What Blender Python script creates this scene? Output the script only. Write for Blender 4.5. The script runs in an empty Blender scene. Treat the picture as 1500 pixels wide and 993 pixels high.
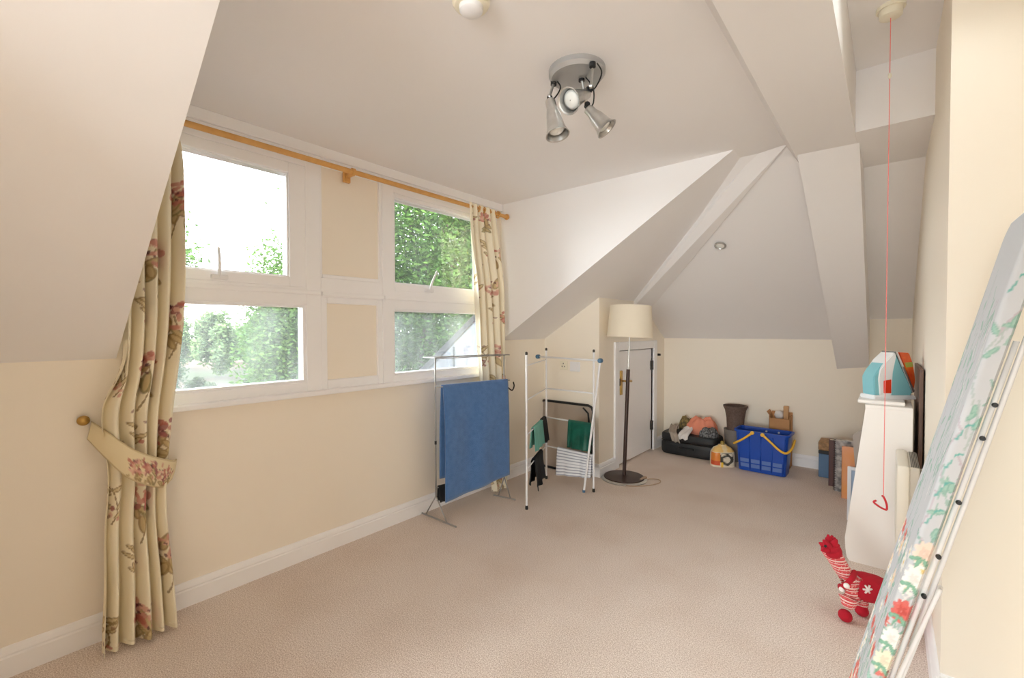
import bpy, bmesh, math, random
import numpy as np
from mathutils import Vector, Matrix

# ------------------------------------------------------------------ camera, world, exposure
F, YAW, PITCH, ROLL, EYE = 660.0, .6966, .0211, .0023, 1.35
_c, _s = math.cos(YAW), math.sin(YAW)
FW = np.array([-_s * math.cos(PITCH), _c * math.cos(PITCH), -math.sin(PITCH)])
_r = np.array([_c, _s, 0.0]); _d = np.cross(FW, _r)
RT = math.cos(ROLL) * _r + math.sin(ROLL) * _d
DN = -math.sin(ROLL) * _r + math.cos(ROLL) * _d
CAM = np.array([0, 0, EYE])
def ray(x, y): return FW + RT * (x - 750) / F + DN * (y - 496.5) / F
def hit(ax, v, x, y):
    q = ray(x, y); return CAM + q * ((v - CAM[ax]) / q[ax])
def PX(x, y, X): return hit(0, X, x, y)      # pixel -> point on a plane of constant X / Y / Z
def PY(x, y, Y): return hit(1, Y, x, y)
def PZ(x, y, Z=0.0): return hit(2, Z, x, y)
def at(x, y, depth):                          # pixel -> point at a distance along the view axis
    return CAM + ray(x, y) * depth

sc = bpy.context.scene
COL = sc.collection
cd = bpy.data.cameras.new('camera'); cam = bpy.data.objects.new('camera', cd); COL.objects.link(cam)
cd.sensor_width = 36; cd.lens = F / 1500 * 36; cd.clip_start = .02; cd.clip_end = 600
M = Matrix.Identity(4)
for i in range(3):
    M[i][0] = RT[i]; M[i][1] = -DN[i]; M[i][2] = -FW[i]; M[i][3] = CAM[i]
cam.matrix_world = M
sc.camera = cam

w = bpy.data.worlds.new('overcast'); sc.world = w; w.use_nodes = True
bgn = w.node_tree.nodes['Background']
bgn.inputs[0].default_value = (.93, .97, 1, 1); bgn.inputs[1].default_value = 1.0   # flat overcast sky
vs = sc.view_settings
vs.view_transform = 'Standard'; vs.look = 'None'; vs.gamma = 1; vs.exposure = 4.1
sc.cycles.max_bounces = 14; sc.cycles.diffuse_bounces = 10; sc.cycles.transparent_max_bounces = 24
sc.cycles.caustics_reflective = False; sc.cycles.caustics_refractive = False
def portal(loc, size, rot):
    l = bpy.data.lights.new('window_portal', 'AREA'); l.shape = 'RECTANGLE'; l.size, l.size_y = size
    l.cycles.is_portal = True
    o = bpy.data.objects.new('window_portal', l); o.location = loc; o.rotation_euler = rot; COL.objects.link(o)

# ------------------------------------------------------------------ materials
def lin(c):
    c = np.array(c, float) / 255.0
    return np.where(c <= .04045, c / 12.92, ((c + .055) / 1.055) ** 2.4)
def mat(name, rgb, rough=.6, metal=0, noise=None, bump=None, spec=.5, trans=0, alpha=1, vcol=False, sheen=0):
    """noise=(scale, amount, rgb2)  bump=(scale, strength, distance)"""
    m = bpy.data.materials.new(name); m.use_nodes = True
    nt = m.node_tree; N = nt.nodes; L = nt.links; p = N['Principled BSDF']
    col = tuple(lin(rgb)) + (1,)
    p.inputs['Base Color'].default_value = col
    p.inputs['Roughness'].default_value = rough; p.inputs['Metallic'].default_value = metal
    p.inputs['Specular IOR Level'].default_value = spec
    p.inputs['Transmission Weight'].default_value = trans; p.inputs['Alpha'].default_value = alpha
    if sheen: p.inputs['Sheen Weight'].default_value = sheen
    tc = N.new('ShaderNodeTexCoord')
    src = None
    if vcol:
        a = N.new('ShaderNodeAttribute'); a.attribute_name = 'paint'; src = a.outputs['Color']
        L.new(src, p.inputs['Base Color'])
    if noise:
        n = N.new('ShaderNodeTexNoise'); n.inputs['Scale'].default_value = noise[0]; n.inputs['Detail'].default_value = 5
        L.new(tc.outputs['Object'], n.inputs['Vector'])
        r = N.new('ShaderNodeMapRange'); r.inputs['From Min'].default_value = .35; r.inputs['From Max'].default_value = .65
        r.inputs['To Max'].default_value = noise[1]; L.new(n.outputs['Fac'], r.inputs['Value'])
        mx = N.new('ShaderNodeMix'); mx.data_type = 'RGBA'
        mx.inputs['A'].default_value = col; mx.inputs['B'].default_value = tuple(lin(noise[2])) + (1,)
        if src: L.new(src, mx.inputs['A'])
        L.new(r.outputs[0], mx.inputs['Factor']); L.new(mx.outputs['Result'], p.inputs['Base Color'])
    if bump:
        n2 = N.new('ShaderNodeTexNoise'); n2.inputs['Scale'].default_value = bump[0]; n2.inputs['Detail'].default_value = 4
        L.new(tc.outputs['Object'], n2.inputs['Vector'])
        b = N.new('ShaderNodeBump'); b.inputs['Strength'].default_value = bump[1]; b.inputs['Distance'].default_value = bump[2]
        L.new(n2.outputs['Fac'], b.inputs['Height']); L.new(b.outputs['Normal'], p.inputs['Normal'])
    return m

M_CREAM = mat('cream_wall_paint', (248, 240, 226), .75, noise=(1.6, .25, (246, 237, 222)), bump=(140, .05, .002), spec=.2)
M_WHITE = mat('matt_white_ceiling_paint', (243, 241, 241), .8, noise=(1.2, .3, (240, 238, 237)), bump=(120, .05, .002), spec=.2)
M_GLOSS = mat('white_gloss_woodwork', (250, 250, 252), .35, noise=(6, .2, (245, 244, 245)))
M_OAK = mat('pine_pole', (222, 170, 98), .45, noise=(18, .5, (205, 148, 78)))
M_BRASS = mat('brass', (196, 160, 92), .3, .9)
M_BLACK = mat('black_plastic', (26, 26, 28), .45, bump=(60, .1, .002))
M_DARKMETAL = mat('dark_metal', (70, 66, 62), .4, .7)
M_STEEL = mat('brushed_steel', (212, 211, 208), .3, .85, noise=(30, .3, (165, 163, 160)))
M_SILVER = mat('silver_paint', (178, 178, 178), .35, .5, noise=(20, .2, (165, 165, 165)))
M_WIRE = mat('grey_wire', (170, 168, 166), .4, .6)
M_ENAMEL = mat('white_enamel_tube', (238, 238, 240), .35)

def carpet():
    m = mat('beige_carpet', (206, 186, 170), .95, spec=.1)
    nt = m.node_tree; N = nt.nodes; L = nt.links; p = N['Principled BSDF']; tc = N['Texture Coordinate']
    n1 = N.new('ShaderNodeTexNoise'); n1.inputs['Scale'].default_value = 210; n1.inputs['Detail'].default_value = 3
    n2 = N.new('ShaderNodeTexNoise'); n2.inputs['Scale'].default_value = 2.2; n2.inputs['Detail'].default_value = 5
    n3 = N.new('ShaderNodeTexVoronoi'); n3.inputs['Scale'].default_value = 260
    for n in (n1, n2, n3): L.new(tc.outputs['Object'], n.inputs['Vector'])
    cr = N.new('ShaderNodeValToRGB'); e = cr.color_ramp.elements
    e[0].position = .36; e[0].color = (*lin((198, 180, 168)), 1); e[1].position = .64; e[1].color = (*lin((248, 238, 230)), 1)
    L.new(n1.outputs['Fac'], cr.inputs[0])
    cr2 = N.new('ShaderNodeValToRGB'); e = cr2.color_ramp.elements
    e[0].position = .32; e[0].color = (*lin((236, 228, 222)), 1); e[1].position = .55; e[1].color = (1, 1, 1, 1)
    L.new(n2.outputs['Fac'], cr2.inputs[0])
    mx = N.new('ShaderNodeMix'); mx.data_type = 'RGBA'; mx.blend_type = 'MULTIPLY'; mx.inputs['Factor'].default_value = .45
    L.new(cr.outputs[0], mx.inputs['A']); L.new(cr2.outputs[0], mx.inputs['B']); L.new(mx.outputs['Result'], p.inputs['Base Color'])
    b = N.new('ShaderNodeBump'); b.inputs['Strength'].default_value = .35; b.inputs['Distance'].default_value = .004
    ad = N.new('ShaderNodeMath'); ad.operation = 'ADD'; L.new(n1.outputs['Fac'], ad.inputs[0]); L.new(n3.outputs['Distance'], ad.inputs[1])
    L.new(ad.outputs[0], b.inputs['Height']); L.new(b.outputs['Normal'], p.inputs['Normal'])
    return m
M_CARPET = carpet()

def glass(name, haze):
    """thin window pane: clear, a little reflection, and a film of dust / condensation"""
    m = bpy.data.materials.new(name); m.use_nodes = True
    nt = m.node_tree; N = nt.nodes; L = nt.links
    N.remove(N['Principled BSDF']); out = N['Material Output']
    t = N.new('ShaderNodeBsdfTransparent'); t.inputs[0].default_value = (.97, .985, .98, 1)
    g = N.new('ShaderNodeBsdfGlossy'); g.inputs['Roughness'].default_value = .02
    fr = N.new('ShaderNodeFresnel'); fr.inputs[0].default_value = 1.35
    mx = N.new('ShaderNodeMixShader'); L.new(fr.outputs[0], mx.inputs[0]); L.new(t.outputs[0], mx.inputs[1]); L.new(g.outputs[0], mx.inputs[2])
    tr = N.new('ShaderNodeBsdfTranslucent'); tr.inputs[0].default_value = (.8, .85, .85, 1)
    tc = N.new('ShaderNodeTexCoord'); n = N.new('ShaderNodeTexNoise'); n.inputs['Scale'].default_value = 5; n.inputs['Detail'].default_value = 5
    mp = N.new('ShaderNodeMapping'); mp.inputs['Scale'].default_value = (1, 1.6, .35)
    L.new(tc.outputs['Object'], mp.inputs[0]); L.new(mp.outputs[0], n.inputs['Vector'])
    r = N.new('ShaderNodeMapRange'); r.inputs['From Min'].default_value = .35; r.inputs['From Max'].default_value = .7
    r.inputs['To Min'].default_value = haze * .35; r.inputs['To Max'].default_value = haze
    L.new(n.outputs['Fac'], r.inputs['Value'])
    m2 = N.new('ShaderNodeMixShader'); L.new(r.outputs[0], m2.inputs[0]); L.new(mx.outputs[0], m2.inputs[1]); L.new(tr.outputs[0], m2.inputs[2])
    L.new(m2.outputs[0], out.inputs[0])
    return m
M_GLASS = glass('window_glass', .015); M_GLASS_HAZY = glass('misted_window_glass', .065)

# ------------------------------------------------------------------ mesh helpers
class G:
    def __init__(s): s.v = []; s.f = []
    def add(s, v, f):
        o = len(s.v); s.v += [tuple(map(float, p)) for p in v]; s.f += [tuple(i + o for i in q) for q in f]; return s
    def box(s, a, b, bev=0):
        x0, y0, z0 = np.minimum(a, b); x1, y1, z1 = np.maximum(a, b)
        if bev:
            bm = bmesh.new(); bmesh.ops.create_cube(bm, size=1)
            for q in bm.verts: q.co = Vector(((x0 + x1) / 2 + q.co.x * (x1 - x0), (y0 + y1) / 2 + q.co.y * (y1 - y0), (z0 + z1) / 2 + q.co.z * (z1 - z0)))
            bmesh.ops.bevel(bm, geom=bm.edges[:], offset=bev, segments=2, profile=.5, affect='EDGES')
            bm.verts.ensure_lookup_table(); bm.verts.index_update()
            s.add([q.co for q in bm.verts], [[q.index for q in f.verts] for f in bm.faces]); bm.free(); return s
        v = [(x, y, z) for z in (z0, z1) for y in (y0, y1) for x in (x0, x1)]
        return s.add(v, [(0, 2, 3, 1), (4, 5, 7, 6), (0, 1, 5, 4), (2, 6, 7, 3), (0, 4, 6, 2), (1, 3, 7, 5)])
    def prism(s, poly, ax, a, b):
        """poly: 2-D points in the two other axes (in order), extruded along axis ax from a to b"""
        def p3(p, t):
            q = [p[0], p[1]]; q.insert(ax, t); return q
        n = len(poly); v = [p3(p, a) for p in poly] + [p3(p, b) for p in poly]
        return s.add(v, [tuple(range(n))[::-1], tuple(range(n, 2 * n))] + [(i, (i + 1) % n, n + (i + 1) % n, n + i) for i in range(n)])
    def tube(s, pts, r, seg=8, cap=True):
        P = [np.array(p, float) for p in pts]; n = len(P); R = r if hasattr(r, '__len__') else [r] * n
        up = None; v = []
        for i in range(n):
            t = P[min(i + 1, n - 1)] - P[max(i - 1, 0)]; t = t / (np.linalg.norm(t) + 1e-12)
            if up is None:
                up = np.cross(t, [0, 0, 1.0] if abs(t[2]) < .9 else [1.0, 0, 0])
            up = up - t * (up @ t); up /= np.linalg.norm(up) + 1e-12; w_ = np.cross(t, up)
            for k in range(seg):
                a = 2 * math.pi * k / seg; v.append(P[i] + R[i] * (math.cos(a) * up + math.sin(a) * w_))
        f = [(i * seg + k, i * seg + (k + 1) % seg, (i + 1) * seg + (k + 1) % seg, (i + 1) * seg + k) for i in range(n - 1) for k in range(seg)]
        if cap: f += [tuple(range(seg))[::-1], tuple(range((n - 1) * seg, n * seg))]
        return s.add(v, f)
    def lathe(s, prof, c=(0, 0, 0), axis=(0, 0, 1), seg=24, cap=True):
        ax = np.array(axis, float); ax /= np.linalg.norm(ax); u = np.cross(ax, [0, 1.0, 0] if abs(ax[1]) < .9 else [1.0, 0, 0]); u /= np.linalg.norm(u); w_ = np.cross(ax, u)
        v = [np.array(c) + ax * h + r * (math.cos(2 * math.pi * k / seg) * u + math.sin(2 * math.pi * k / seg) * w_) for r, h in prof for k in range(seg)]
        n = len(prof)
        f = [(i * seg + k, i * seg + (k + 1) % seg, (i + 1) * seg + (k + 1) % seg, (i + 1) * seg + k) for i in range(n - 1) for k in range(seg)]
        if cap: f += [tuple(range(seg))[::-1], tuple(range((n - 1) * seg, n * seg))]
        return s.add(v, f)
    def grid(s, pts, wrap=False):
        """pts[i][j] -> quads"""
        n, m = len(pts), len(pts[0]); v = [p for row in pts for p in row]; mm = m if wrap else m - 1
        return s.add(v, [(i * m + j, i * m + (j + 1) % m, (i + 1) * m + (j + 1) % m, (i + 1) * m + j) for i in range(n - 1) for j in range(mm)])
    def xf(s, fn): s.v = [tuple(fn(np.array(p))) for p in s.v]; return s
    def build(s, name, m, parent=None, smooth=False, label=None, cat=None, group=None, kind=None, paint=None, solid=0, subd=0):
        me = bpy.data.meshes.new(name)
        v = np.array(s.v)
        if parent is not None:
            loc = np.zeros(3); p = parent; o_loc = Vector((0, 0, 0))
            while p is not None: o_loc += p.location; p = p.parent
            v = v - np.array(o_loc)
        else:
            loc = np.array([(v[:, 0].min() + v[:, 0].max()) / 2, (v[:, 1].min() + v[:, 1].max()) / 2, v[:, 2].min()]) if kind != 'structure' else np.zeros(3)
            v = v - loc
        me.from_pydata(v.tolist(), [], s.f); me.update()
        bm = bmesh.new(); bm.from_mesh(me); bmesh.ops.recalc_face_normals(bm, faces=bm.faces[:]); bm.to_mesh(me); bm.free()
        if paint is not None:
            a = me.color_attributes.new('paint', 'FLOAT_COLOR', 'POINT')
            c4 = np.ones((len(v), 4), np.float32); c4[:, :3] = paint; a.data.foreach_set('color', c4.ravel())
        if smooth:
            me.polygons.foreach_set('use_smooth', [True] * len(me.polygons))
            if smooth == 'auto':
                try: me.set_sharp_from_angle(angle=math.radians(40))
                except Exception: pass
        me.materials.append(m)
        o = bpy.data.objects.new(name, me); COL.objects.link(o); o.location = loc
        if parent is not None: o.parent = parent
        if solid:
            q = o.modifiers.new('thick', 'SOLIDIFY'); q.thickness = solid; q.offset = 0
        if subd:
            q = o.modifiers.new('smooth', 'SUBSURF'); q.levels = subd; q.render_levels = subd
        tag(o, label, cat, group, kind)
        return o
def tag(o, label=None, cat=None, group=None, kind=None):
    for k, x in (('label', label), ('category', cat), ('group', group), ('kind', kind)):
        if x: o[k] = x
    return o
def thing(name, loc, label, cat, group=None, kind=None):
    o = bpy.data.objects.new(name, None); COL.objects.link(o); o.location = Vector([float(q) for q in loc]); o.empty_display_size = .05
    return tag(o, label, cat, group, kind)
def struct(name, g, m, parent=None, **k):
    return g.build(name, m, parent, kind=None if parent else 'structure', **k)
def bez(a, b, c, d, n=12):
    a, b, c, d = [np.array(q, float) for q in (a, b, c, d)]
    return [a * (1 - t) ** 3 + 3 * b * t * (1 - t) ** 2 + 3 * c * t * t * (1 - t) + d * t ** 3 for t in np.linspace(0, 1, n)]
def smoothpts(P, n=6):
    P = [np.array(p, float) for p in P]; out = []
    for i in range(len(P) - 1):
        p0, p1, p2, p3 = P[max(i - 1, 0)], P[i], P[i + 1], P[min(i + 2, len(P) - 1)]
        for t in np.linspace(0, 1, n, endpoint=False):
            out.append(.5 * (2 * p1 + (p2 - p0) * t + (2 * p0 - 5 * p1 + 4 * p2 - p3) * t * t + (3 * p1 - p0 - 3 * p2 + p3) * t ** 3))
    return out + [P[-1]]
def rotz(a, c):
    ca, sa = math.cos(a), math.sin(a); c = np.array(c, float)
    def f(p):
        q = p - c; return np.array([q[0] * ca - q[1] * sa, q[0] * sa + q[1] * ca, q[2]]) + c
    return f

# ------------------------------------------------------------------ room shell
WX = -2.63; CZ = 2.445; BZ = 2.36; LZ = 2.67; RX = .155; BY = 5.2; DX = -2.02; EY = 3.65; NY = 2.2; NX = .37
Y0 = -5.5; RXX = 2.6
KN, SN = 1.225, .682        # knee height and pitch of the near slope
KF, SF = 1.255, .62         # far slope
KE, SE = 1.245, .58         # end slope
DC0, DC1 = .405, 3.0        # dormer cheeks

struct('floor', G().box((WX - .2, Y0 - .2, -.12), (RXX + .2, BY + .2, 0)), M_CARPET)
# window wall with its opening
OY0, OY1, OZ0, OZ1 = .43, 2.93, .985, 2.385
g = G().box((WX - .16, Y0, 0), (WX, BY, OZ0)).box((WX - .16, Y0, OZ1), (WX, BY, LZ + .2))
g.box((WX - .16, Y0, OZ0), (WX, OY0, OZ1)).box((WX - .16, OY1, OZ0), (WX, BY, OZ1))
struct('wall_left', g, M_CREAM)
struct('wall_back', G().box((WX - .16, BY, 0), (RX + .3, BY + .16, LZ + .2)), M_CREAM)
g = G().box((RX, NY, 0), (RX + .5, BY, LZ + .2))
struct('wall_right', g, M_CREAM)
struct('wall_right_near', G().box((NX, -1.0, 0), (NX + .2, NY, LZ + .2)), M_CREAM)
struct('wall_alcove', G().box((NX + .2, -1.0, 0), (RXX + .1, -.85, LZ + .2)), M_CREAM)
struct('wall_right_rear', G().box((RXX, Y0, 0), (RXX + .16, .95, LZ + .2)), M_CREAM)
struct('added_shade_wall', G().box((WX, -.42, 0), (-1.35, -.32, LZ)), M_CREAM)  # unseen stub, added to keep rear daylight off the near slope
# rear wall behind the camera, with two unseen wide windows added for daylight
RW = [(-1.55, .3), (.42, 2.5)]; RZ0, RZ1 = .08, 2.34
g = G().box((WX, Y0 - .16, 0), (RXX + .1, Y0, RZ0)).box((WX, Y0 - .16, RZ1), (RXX + .1, Y0, LZ + .2))
xs = [WX] + [q for a in RW for q in a] + [RXX + .1]
for i in range(0, len(xs), 2): g.box((xs[i], Y0 - .16, RZ0), (xs[i + 1], Y0, RZ1))
struct('wall_rear', g, M_CREAM)
# ceilings
struct('ceiling', G().box((WX - .1, Y0, CZ), (-.47, BY + .1, CZ + .3)), M_WHITE)
SKX0, SKX1, SKY0, SKY1 = -.10, .33, 1.62, 1.95     # unseen rooflight added for daylight in the recess, above and ahead of the camera
g = G().box((-.145, 2.0, LZ), (RXX + .1, BY + .1, LZ + .3)).box((-.145, -.05, LZ), (SKX0, 2.0, LZ + .14)).box((SKX1, -.05, LZ), (RXX + .1, 2.0, LZ + .3))
g.box((SKX0, -.05, LZ), (SKX1, SKY0, LZ + .14)).box((SKX0, SKY1, LZ), (SKX1, 2.0, LZ + .14))
g.box((-.145, Y0, BZ), (RXX + .1, -.05, LZ + .3)).box((NX, -.05, BZ), (RXX + .1, 1.0, LZ))
struct('ceiling_recess', g, M_WHITE)
# boxed ridge beam along the room with a splayed left side
g = G().prism([(-.43, BZ), (-.1455, BZ), (-.1455, LZ + .25), (-.60, LZ + .25), (-.484, CZ)], 1, Y0, 3.45)
struct('trim_1', g, M_WHITE)
# soffit beyond the recess, then the narrow slope down to the back wall
g = G().box((-.145, 2.93, BZ), (RX + .05, BY, LZ + .2))
g.prism([(3.59, BZ + .01), (BY + .02, 1.425), (BY + .02, BZ + .1), (3.59, BZ + .1)], 0, -.145, RX + .05)
struct('ceiling_slope_right', g, M_WHITE)
# near slope (with near dormer cheek) and far slope (with far dormer cheek)
xt = WX + (CZ - KN) / SN
struct('ceiling_slope_near', G().prism([(WX, KN), (xt, CZ + .02), (WX, CZ + .02)], 1, Y0, DC0), M_WHITE)
xt2 = WX + (CZ - KF) / SF
struct('ceiling_slope_far', G().prism([(WX, KF), (xt2, CZ + .02), (WX, CZ + .02)], 1, DC1, BY + .1), M_WHITE)
yt = BY - (CZ - KE) / SE
struct('ceiling_slope_end', G().prism([(BY + .1, KE - .058), (yt, CZ + .02), (BY + .1, CZ + .02)], 0, WX, -.30), M_WHITE)
# boxed hip rafter between far and end slopes
def onfar(x, y):
    q = ray(x, y); return CAM + q * ((KF + SF * 2.63 - EYE) / (q[2] - SF * q[0]))
def onend(x, y):
    q = ray(x, y); return CAM + q * ((KE + SE * BY - EYE) / (q[2] + SE * q[1]))
a0, a1 = onfar(925, 446), onfar(1117, 205); b0, b1 = onend(957, 446), onend(1151, 211)
a0 = a0 + (a0 - a1) * .12; b0 = b0 + (b0 - b1) * .12
dn_ = np.array([0, 0, -.03])
up_ = np.array([0, 0, .25])
g = G().add([a0 + dn_, a1 + dn_, b1 + dn_ * .4, b0 + dn_ * .4, a0 + up_, a1 + up_, b1 + up_, b0 + up_],
            [(0, 1, 2, 3), (4, 7, 6, 5), (0, 4, 5, 1), (1, 5, 6, 2), (2, 6, 7, 3), (3, 7, 4, 0)])
struct('trim_2', g, M_WHITE)
# boxed raking post from the beam down to the back wall
p0, p1 = PZ(1168, 227, BZ), PZ(1259, 209, BZ); q0, q1 = PY(1226, 540, BY), PY(1273, 538, BY)
up_ = np.array([0, .2, .3])
g = G().add([p0, p1, q1, q0, p0 + up_, p1 + up_, q1 + up_, q0 + up_],
            [(0, 1, 2, 3), (4, 7, 6, 5), (0, 4, 5, 1), (1, 5, 6, 2), (2, 6, 7, 3), (3, 7, 4, 0)])
struct('trim_3', g, M_WHITE)
# eaves cupboard walls and its little door
dy0, dy1 = 4.02, 4.86; dz = 1.14
g = G().box((WX, EY, 0), (DX - .1, EY + .08, 1.75))
g.box((DX - .1, EY, 0), (DX, dy0, 1.75)).box((DX - .1, dy1, 0), (DX, BY + .02, 1.75)).box((DX - .1, dy0, dz), (DX, dy1, 1.75))
struct('wall_eaves', g, M_CREAM)
door = thing('door_1', (DX, (dy0 + dy1) / 2, 0), None, None, kind='structure')
G().box((DX - .045, dy0 + .004, .012), (DX - .012, dy1 - .004, dz - .006), .003).build('door_leaf', M_GLOSS, door)
g = G().box((DX - .06, dy0 - .085, 0), (DX + .02, dy0, dz + .085), .006).box((DX - .06, dy1, 0), (DX + .02, dy1 + .085, dz + .085), .006)
g.box((DX - .06, dy0, dz), (DX + .02, dy1, dz + .085), .006)
g.build('architrave', M_GLOSS, door)
for z in (.28, .95):
    G().box((DX - .018, dy1 - .035, z - .05), (DX + .012, dy1 - .002, z + .05), .002).build('hinge', M_DARKMETAL, door)
hy = dy0 + .085
h = G().box((DX - .014, hy - .022, .70), (DX + .0, hy + .022, .94), .004).build('handle_plate', M_BRASS, door)
G().tube([(DX - .005, hy, .84), (DX + .05, hy, .84)], .009).tube(smoothpts([(DX + .05, hy - .01, .84), (DX + .055, hy + .05, .838), (DX + .05, hy + .115, .83)]), [.011] * 12 + [.008]).build('handle', M_BRASS, h, smooth=True)
G().box((DX - .02, dy0 - .002, .80), (DX + .0225, dy0 + .014, .87), .002).build('latch_keep', M_DARKMETAL, door)
G().tube([(DX - .001, dy1 + .15, 1.06), (DX + .03, dy1 + .15, 1.06)], [.014, .012]).build('coat_peg', M_DARKMETAL, door)
# baseboards: ogee-topped skirting
PROF = [(0, 0), (.020, 0), (.020, .078), (.016, .084), (.018, .092), (.013, .106), (.007, .116), (0, .118)]
def skirt(name, a, b, nrm):
    a, b = np.array(a, float), np.array(b, float); nn = np.array(nrm, float)
    g = G(); v = [np.array([*(p + nn * d), z]) for p in (a, b) for d, z in PROF]; n = len(PROF)
    g.add(v, [(i, i + 1, n + i + 1, n + i) for i in range(n - 1)] + [tuple(range(n)), tuple(range(n, 2 * n))])
    struct(name, g, M_GLOSS)
skirt('baseboard_left', (WX, Y0), (WX, EY), (1, 0)); skirt('baseboard_eaves', (WX + .02, EY), (DX, EY), (0, -1))
skirt('baseboard_door_near', (DX, EY - .02), (DX, dy0 - .085), (1, 0)); skirt('baseboard_door_far', (DX, dy1 + .085), (DX, BY), (1, 0))
skirt('baseboard_back', (DX + .02, BY), (RX - .02, BY), (0, -1)); skirt('baseboard_right', (RX, NY - .02), (RX, BY), (-1, 0))
skirt('baseboard_near', (RX, NY), (NX - .02, NY), (0, -1)); skirt('baseboard_right_near', (NX, -1.0), (NX, NY), (-1, 0))

# ------------------------------------------------------------------ the long dormer window
def ring(g, y0, y1, z0, z1, wd, x0, x1, bev=.004, wt=None, wb=None, wl=None, wr=None):
    wt = wd if wt is None else wt; wb = wd if wb is None else wb; wl = wd if wl is None else wl; wr = wd if wr is None else wr
    g.box((x0, y0, z0), (x1, y0 + wl, z1), bev).box((x0, y1 - wr, z0), (x1, y1, z1), bev)
    g.box((x0, y0 + wl, z1 - wt), (x1, y1 - wr, z1), bev).box((x0, y0 + wl, z0), (x1, y1 - wr, z0 + wb), bev)
XI, XO = WX + .012, WX - .10
def window(name, y0, y1, up, lo, sash_w, stay_y, lean):
    """up / lo: (glass y0, y1, z0, z1)"""
    wd = thing(name, (WX - .05, (y0 + y1) / 2, OZ0), None, None, kind='structure')
    g = G()
    tz0, tz1 = lo[3] + .004, up[2] - .055
    g.box((XO, y0, OZ0), (XI, lo[0] - .012, OZ1), .004).box((XO, max(lo[1], up[1] + sash_w) + .012, OZ0), (XI, y1, OZ1), .004)
    ya, yb = lo[0] - .018, max(lo[1], up[1] + sash_w) + .018; xa, xb = XO + .002, XI - .002
    g.box((xa, ya, up[3] + sash_w), (xb, yb, OZ1 - .001), .003).box((xa, ya, OZ0 + .001), (xb, yb, lo[2] - .012), .003)
    g.box((xa, ya, lo[3] + .012), (xb, yb, tz1), .003)
    g.box((XI - .01, y0 + .01, lo[3] + .075), (XI + .016, y1 - .01, lo[3] + .10), .004)
    g.build('window_frame', M_GLOSS, wd)
    g = G(); s0, s1 = lo[0] - .016, max(lo[1], up[1] + sash_w) + .016
    ring(g, s0, s1, up[2] - .055, up[3] + sash_w, sash_w, XO + .02, XI - .006, wb=.055, wl=up[0] - s0, wr=s1 - up[1])
    ring(g, up[0] - .004, up[1] + .004, up[2] - .004, up[3] + .004, .012, XO + .03, XI - .022, .002)
    sa = g.build('sash', M_GLOSS, wd)
    g = G(); ring(g, lo[0] - .014, lo[1] + .014, lo[2] - .014, lo[3] + .014, .016, XO + .03, XI - .018, .002)
    g.build('glazing_bead', M_GLOSS, wd)
    G().box((WX - .052, up[0] - .008, up[2] - .008), (WX - .048, up[1] + .008, up[3] + .008)).build('pane', M_GLASS, sa)
    G().box((WX - .052, lo[0] - .008, lo[2] - .008), (WX - .048, lo[1] + .008, lo[3] + .008)).build('pane', M_GLASS_HAZY, wd)
    z = up[2] - .035
    st = G().box((XI - .008, stay_y - .035, z - .012), (XI + .018, stay_y + .04, z + .012), .004).tube([(XI + .012, stay_y, z), (XI + .02, stay_y + lean * .3, z + .07), (XI + .008, stay_y + lean, z + .15)], [.008, .008, .007])
    st.build('window_stay', M_ENAMEL, wd, smooth='auto')
    portal((WX - .06, (lo[0] + lo[1]) / 2, (lo[2] + up[3]) / 2), (up[3] - lo[2], lo[1] - lo[0]), (0, -math.pi / 2, 0))
    return wd
window('window_1', OY0, 1.345, (.52, 1.165, 1.655, 2.245), (.50, 1.243, 1.055, 1.483), .058, PX(322, 405, WX + .03)[1], 0)
window('window_2', 1.775, OY1, (1.88, 2.72, 1.673, 2.262), (1.88, 2.80, 1.045, 1.48), .03, PX(630, 424, WX + .03)[1], .075)
# boarded centre bay, cream panels in white mouldings
g = G().box((WX - .12, 1.345, OZ0), (WX - .012, 1.775, OZ1))
pan = struct('wall_window_panel', g, M_CREAM)
g = G(); ring(g, 1.345, 1.775, 1.665, OZ1, .022, WX - .014, XI - .004, .004, wt=.05, wl=.012)
ring(g, 1.345, 1.775, OZ0, 1.55, .038, WX - .014, XI - .004, .004, wb=.06)
g.box((WX - .02, 1.345, 1.55), (XI - .002, 1.775, 1.665), .004); g.box((XI - .01, 1.345, 1.555), (XI + .016, 1.775, 1.58), .004)
struct('trim_4', g, M_GLOSS)
# sill board and the cover strip at the ceiling
struct('trim_5', G().box((WX - .1, .415, .962), (WX + .055, 2.90, .990), .006), M_GLOSS)
struct('trim_6', G().box((WX - .05, OY0 - .02, OZ1), (WX + .02, DC1, CZ), .004), M_GLOSS)

wd = thing('window_5', ((SKX0 + SKX1) / 2, (SKY0 + SKY1) / 2, LZ), None, None, kind='structure')  # frame and pane of the added rooflight, out of view
g = G()
for x0, x1, y0, y1 in ((SKX0, SKX0 + .05, SKY0, SKY1), (SKX1 - .05, SKX1, SKY0, SKY1), (SKX0 + .05, SKX1 - .05, SKY0, SKY0 + .05), (SKX0 + .05, SKX1 - .05, SKY1 - .05, SKY1)): g.box((x0, y0, LZ + .04), (x1, y1, LZ + .13), .004)
g.build('window_frame', M_GLOSS, wd)
G().box((SKX0 + .05, SKY0 + .05, LZ + .098), (SKX1 - .05, SKY1 - .05, LZ + .102)).build('pane', M_GLASS, wd)
portal(((SKX0 + SKX1) / 2, (SKY0 + SKY1) / 2, LZ + .16), (SKX1 - SKX0, SKY1 - SKY0), (0, 0, 0))
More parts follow.
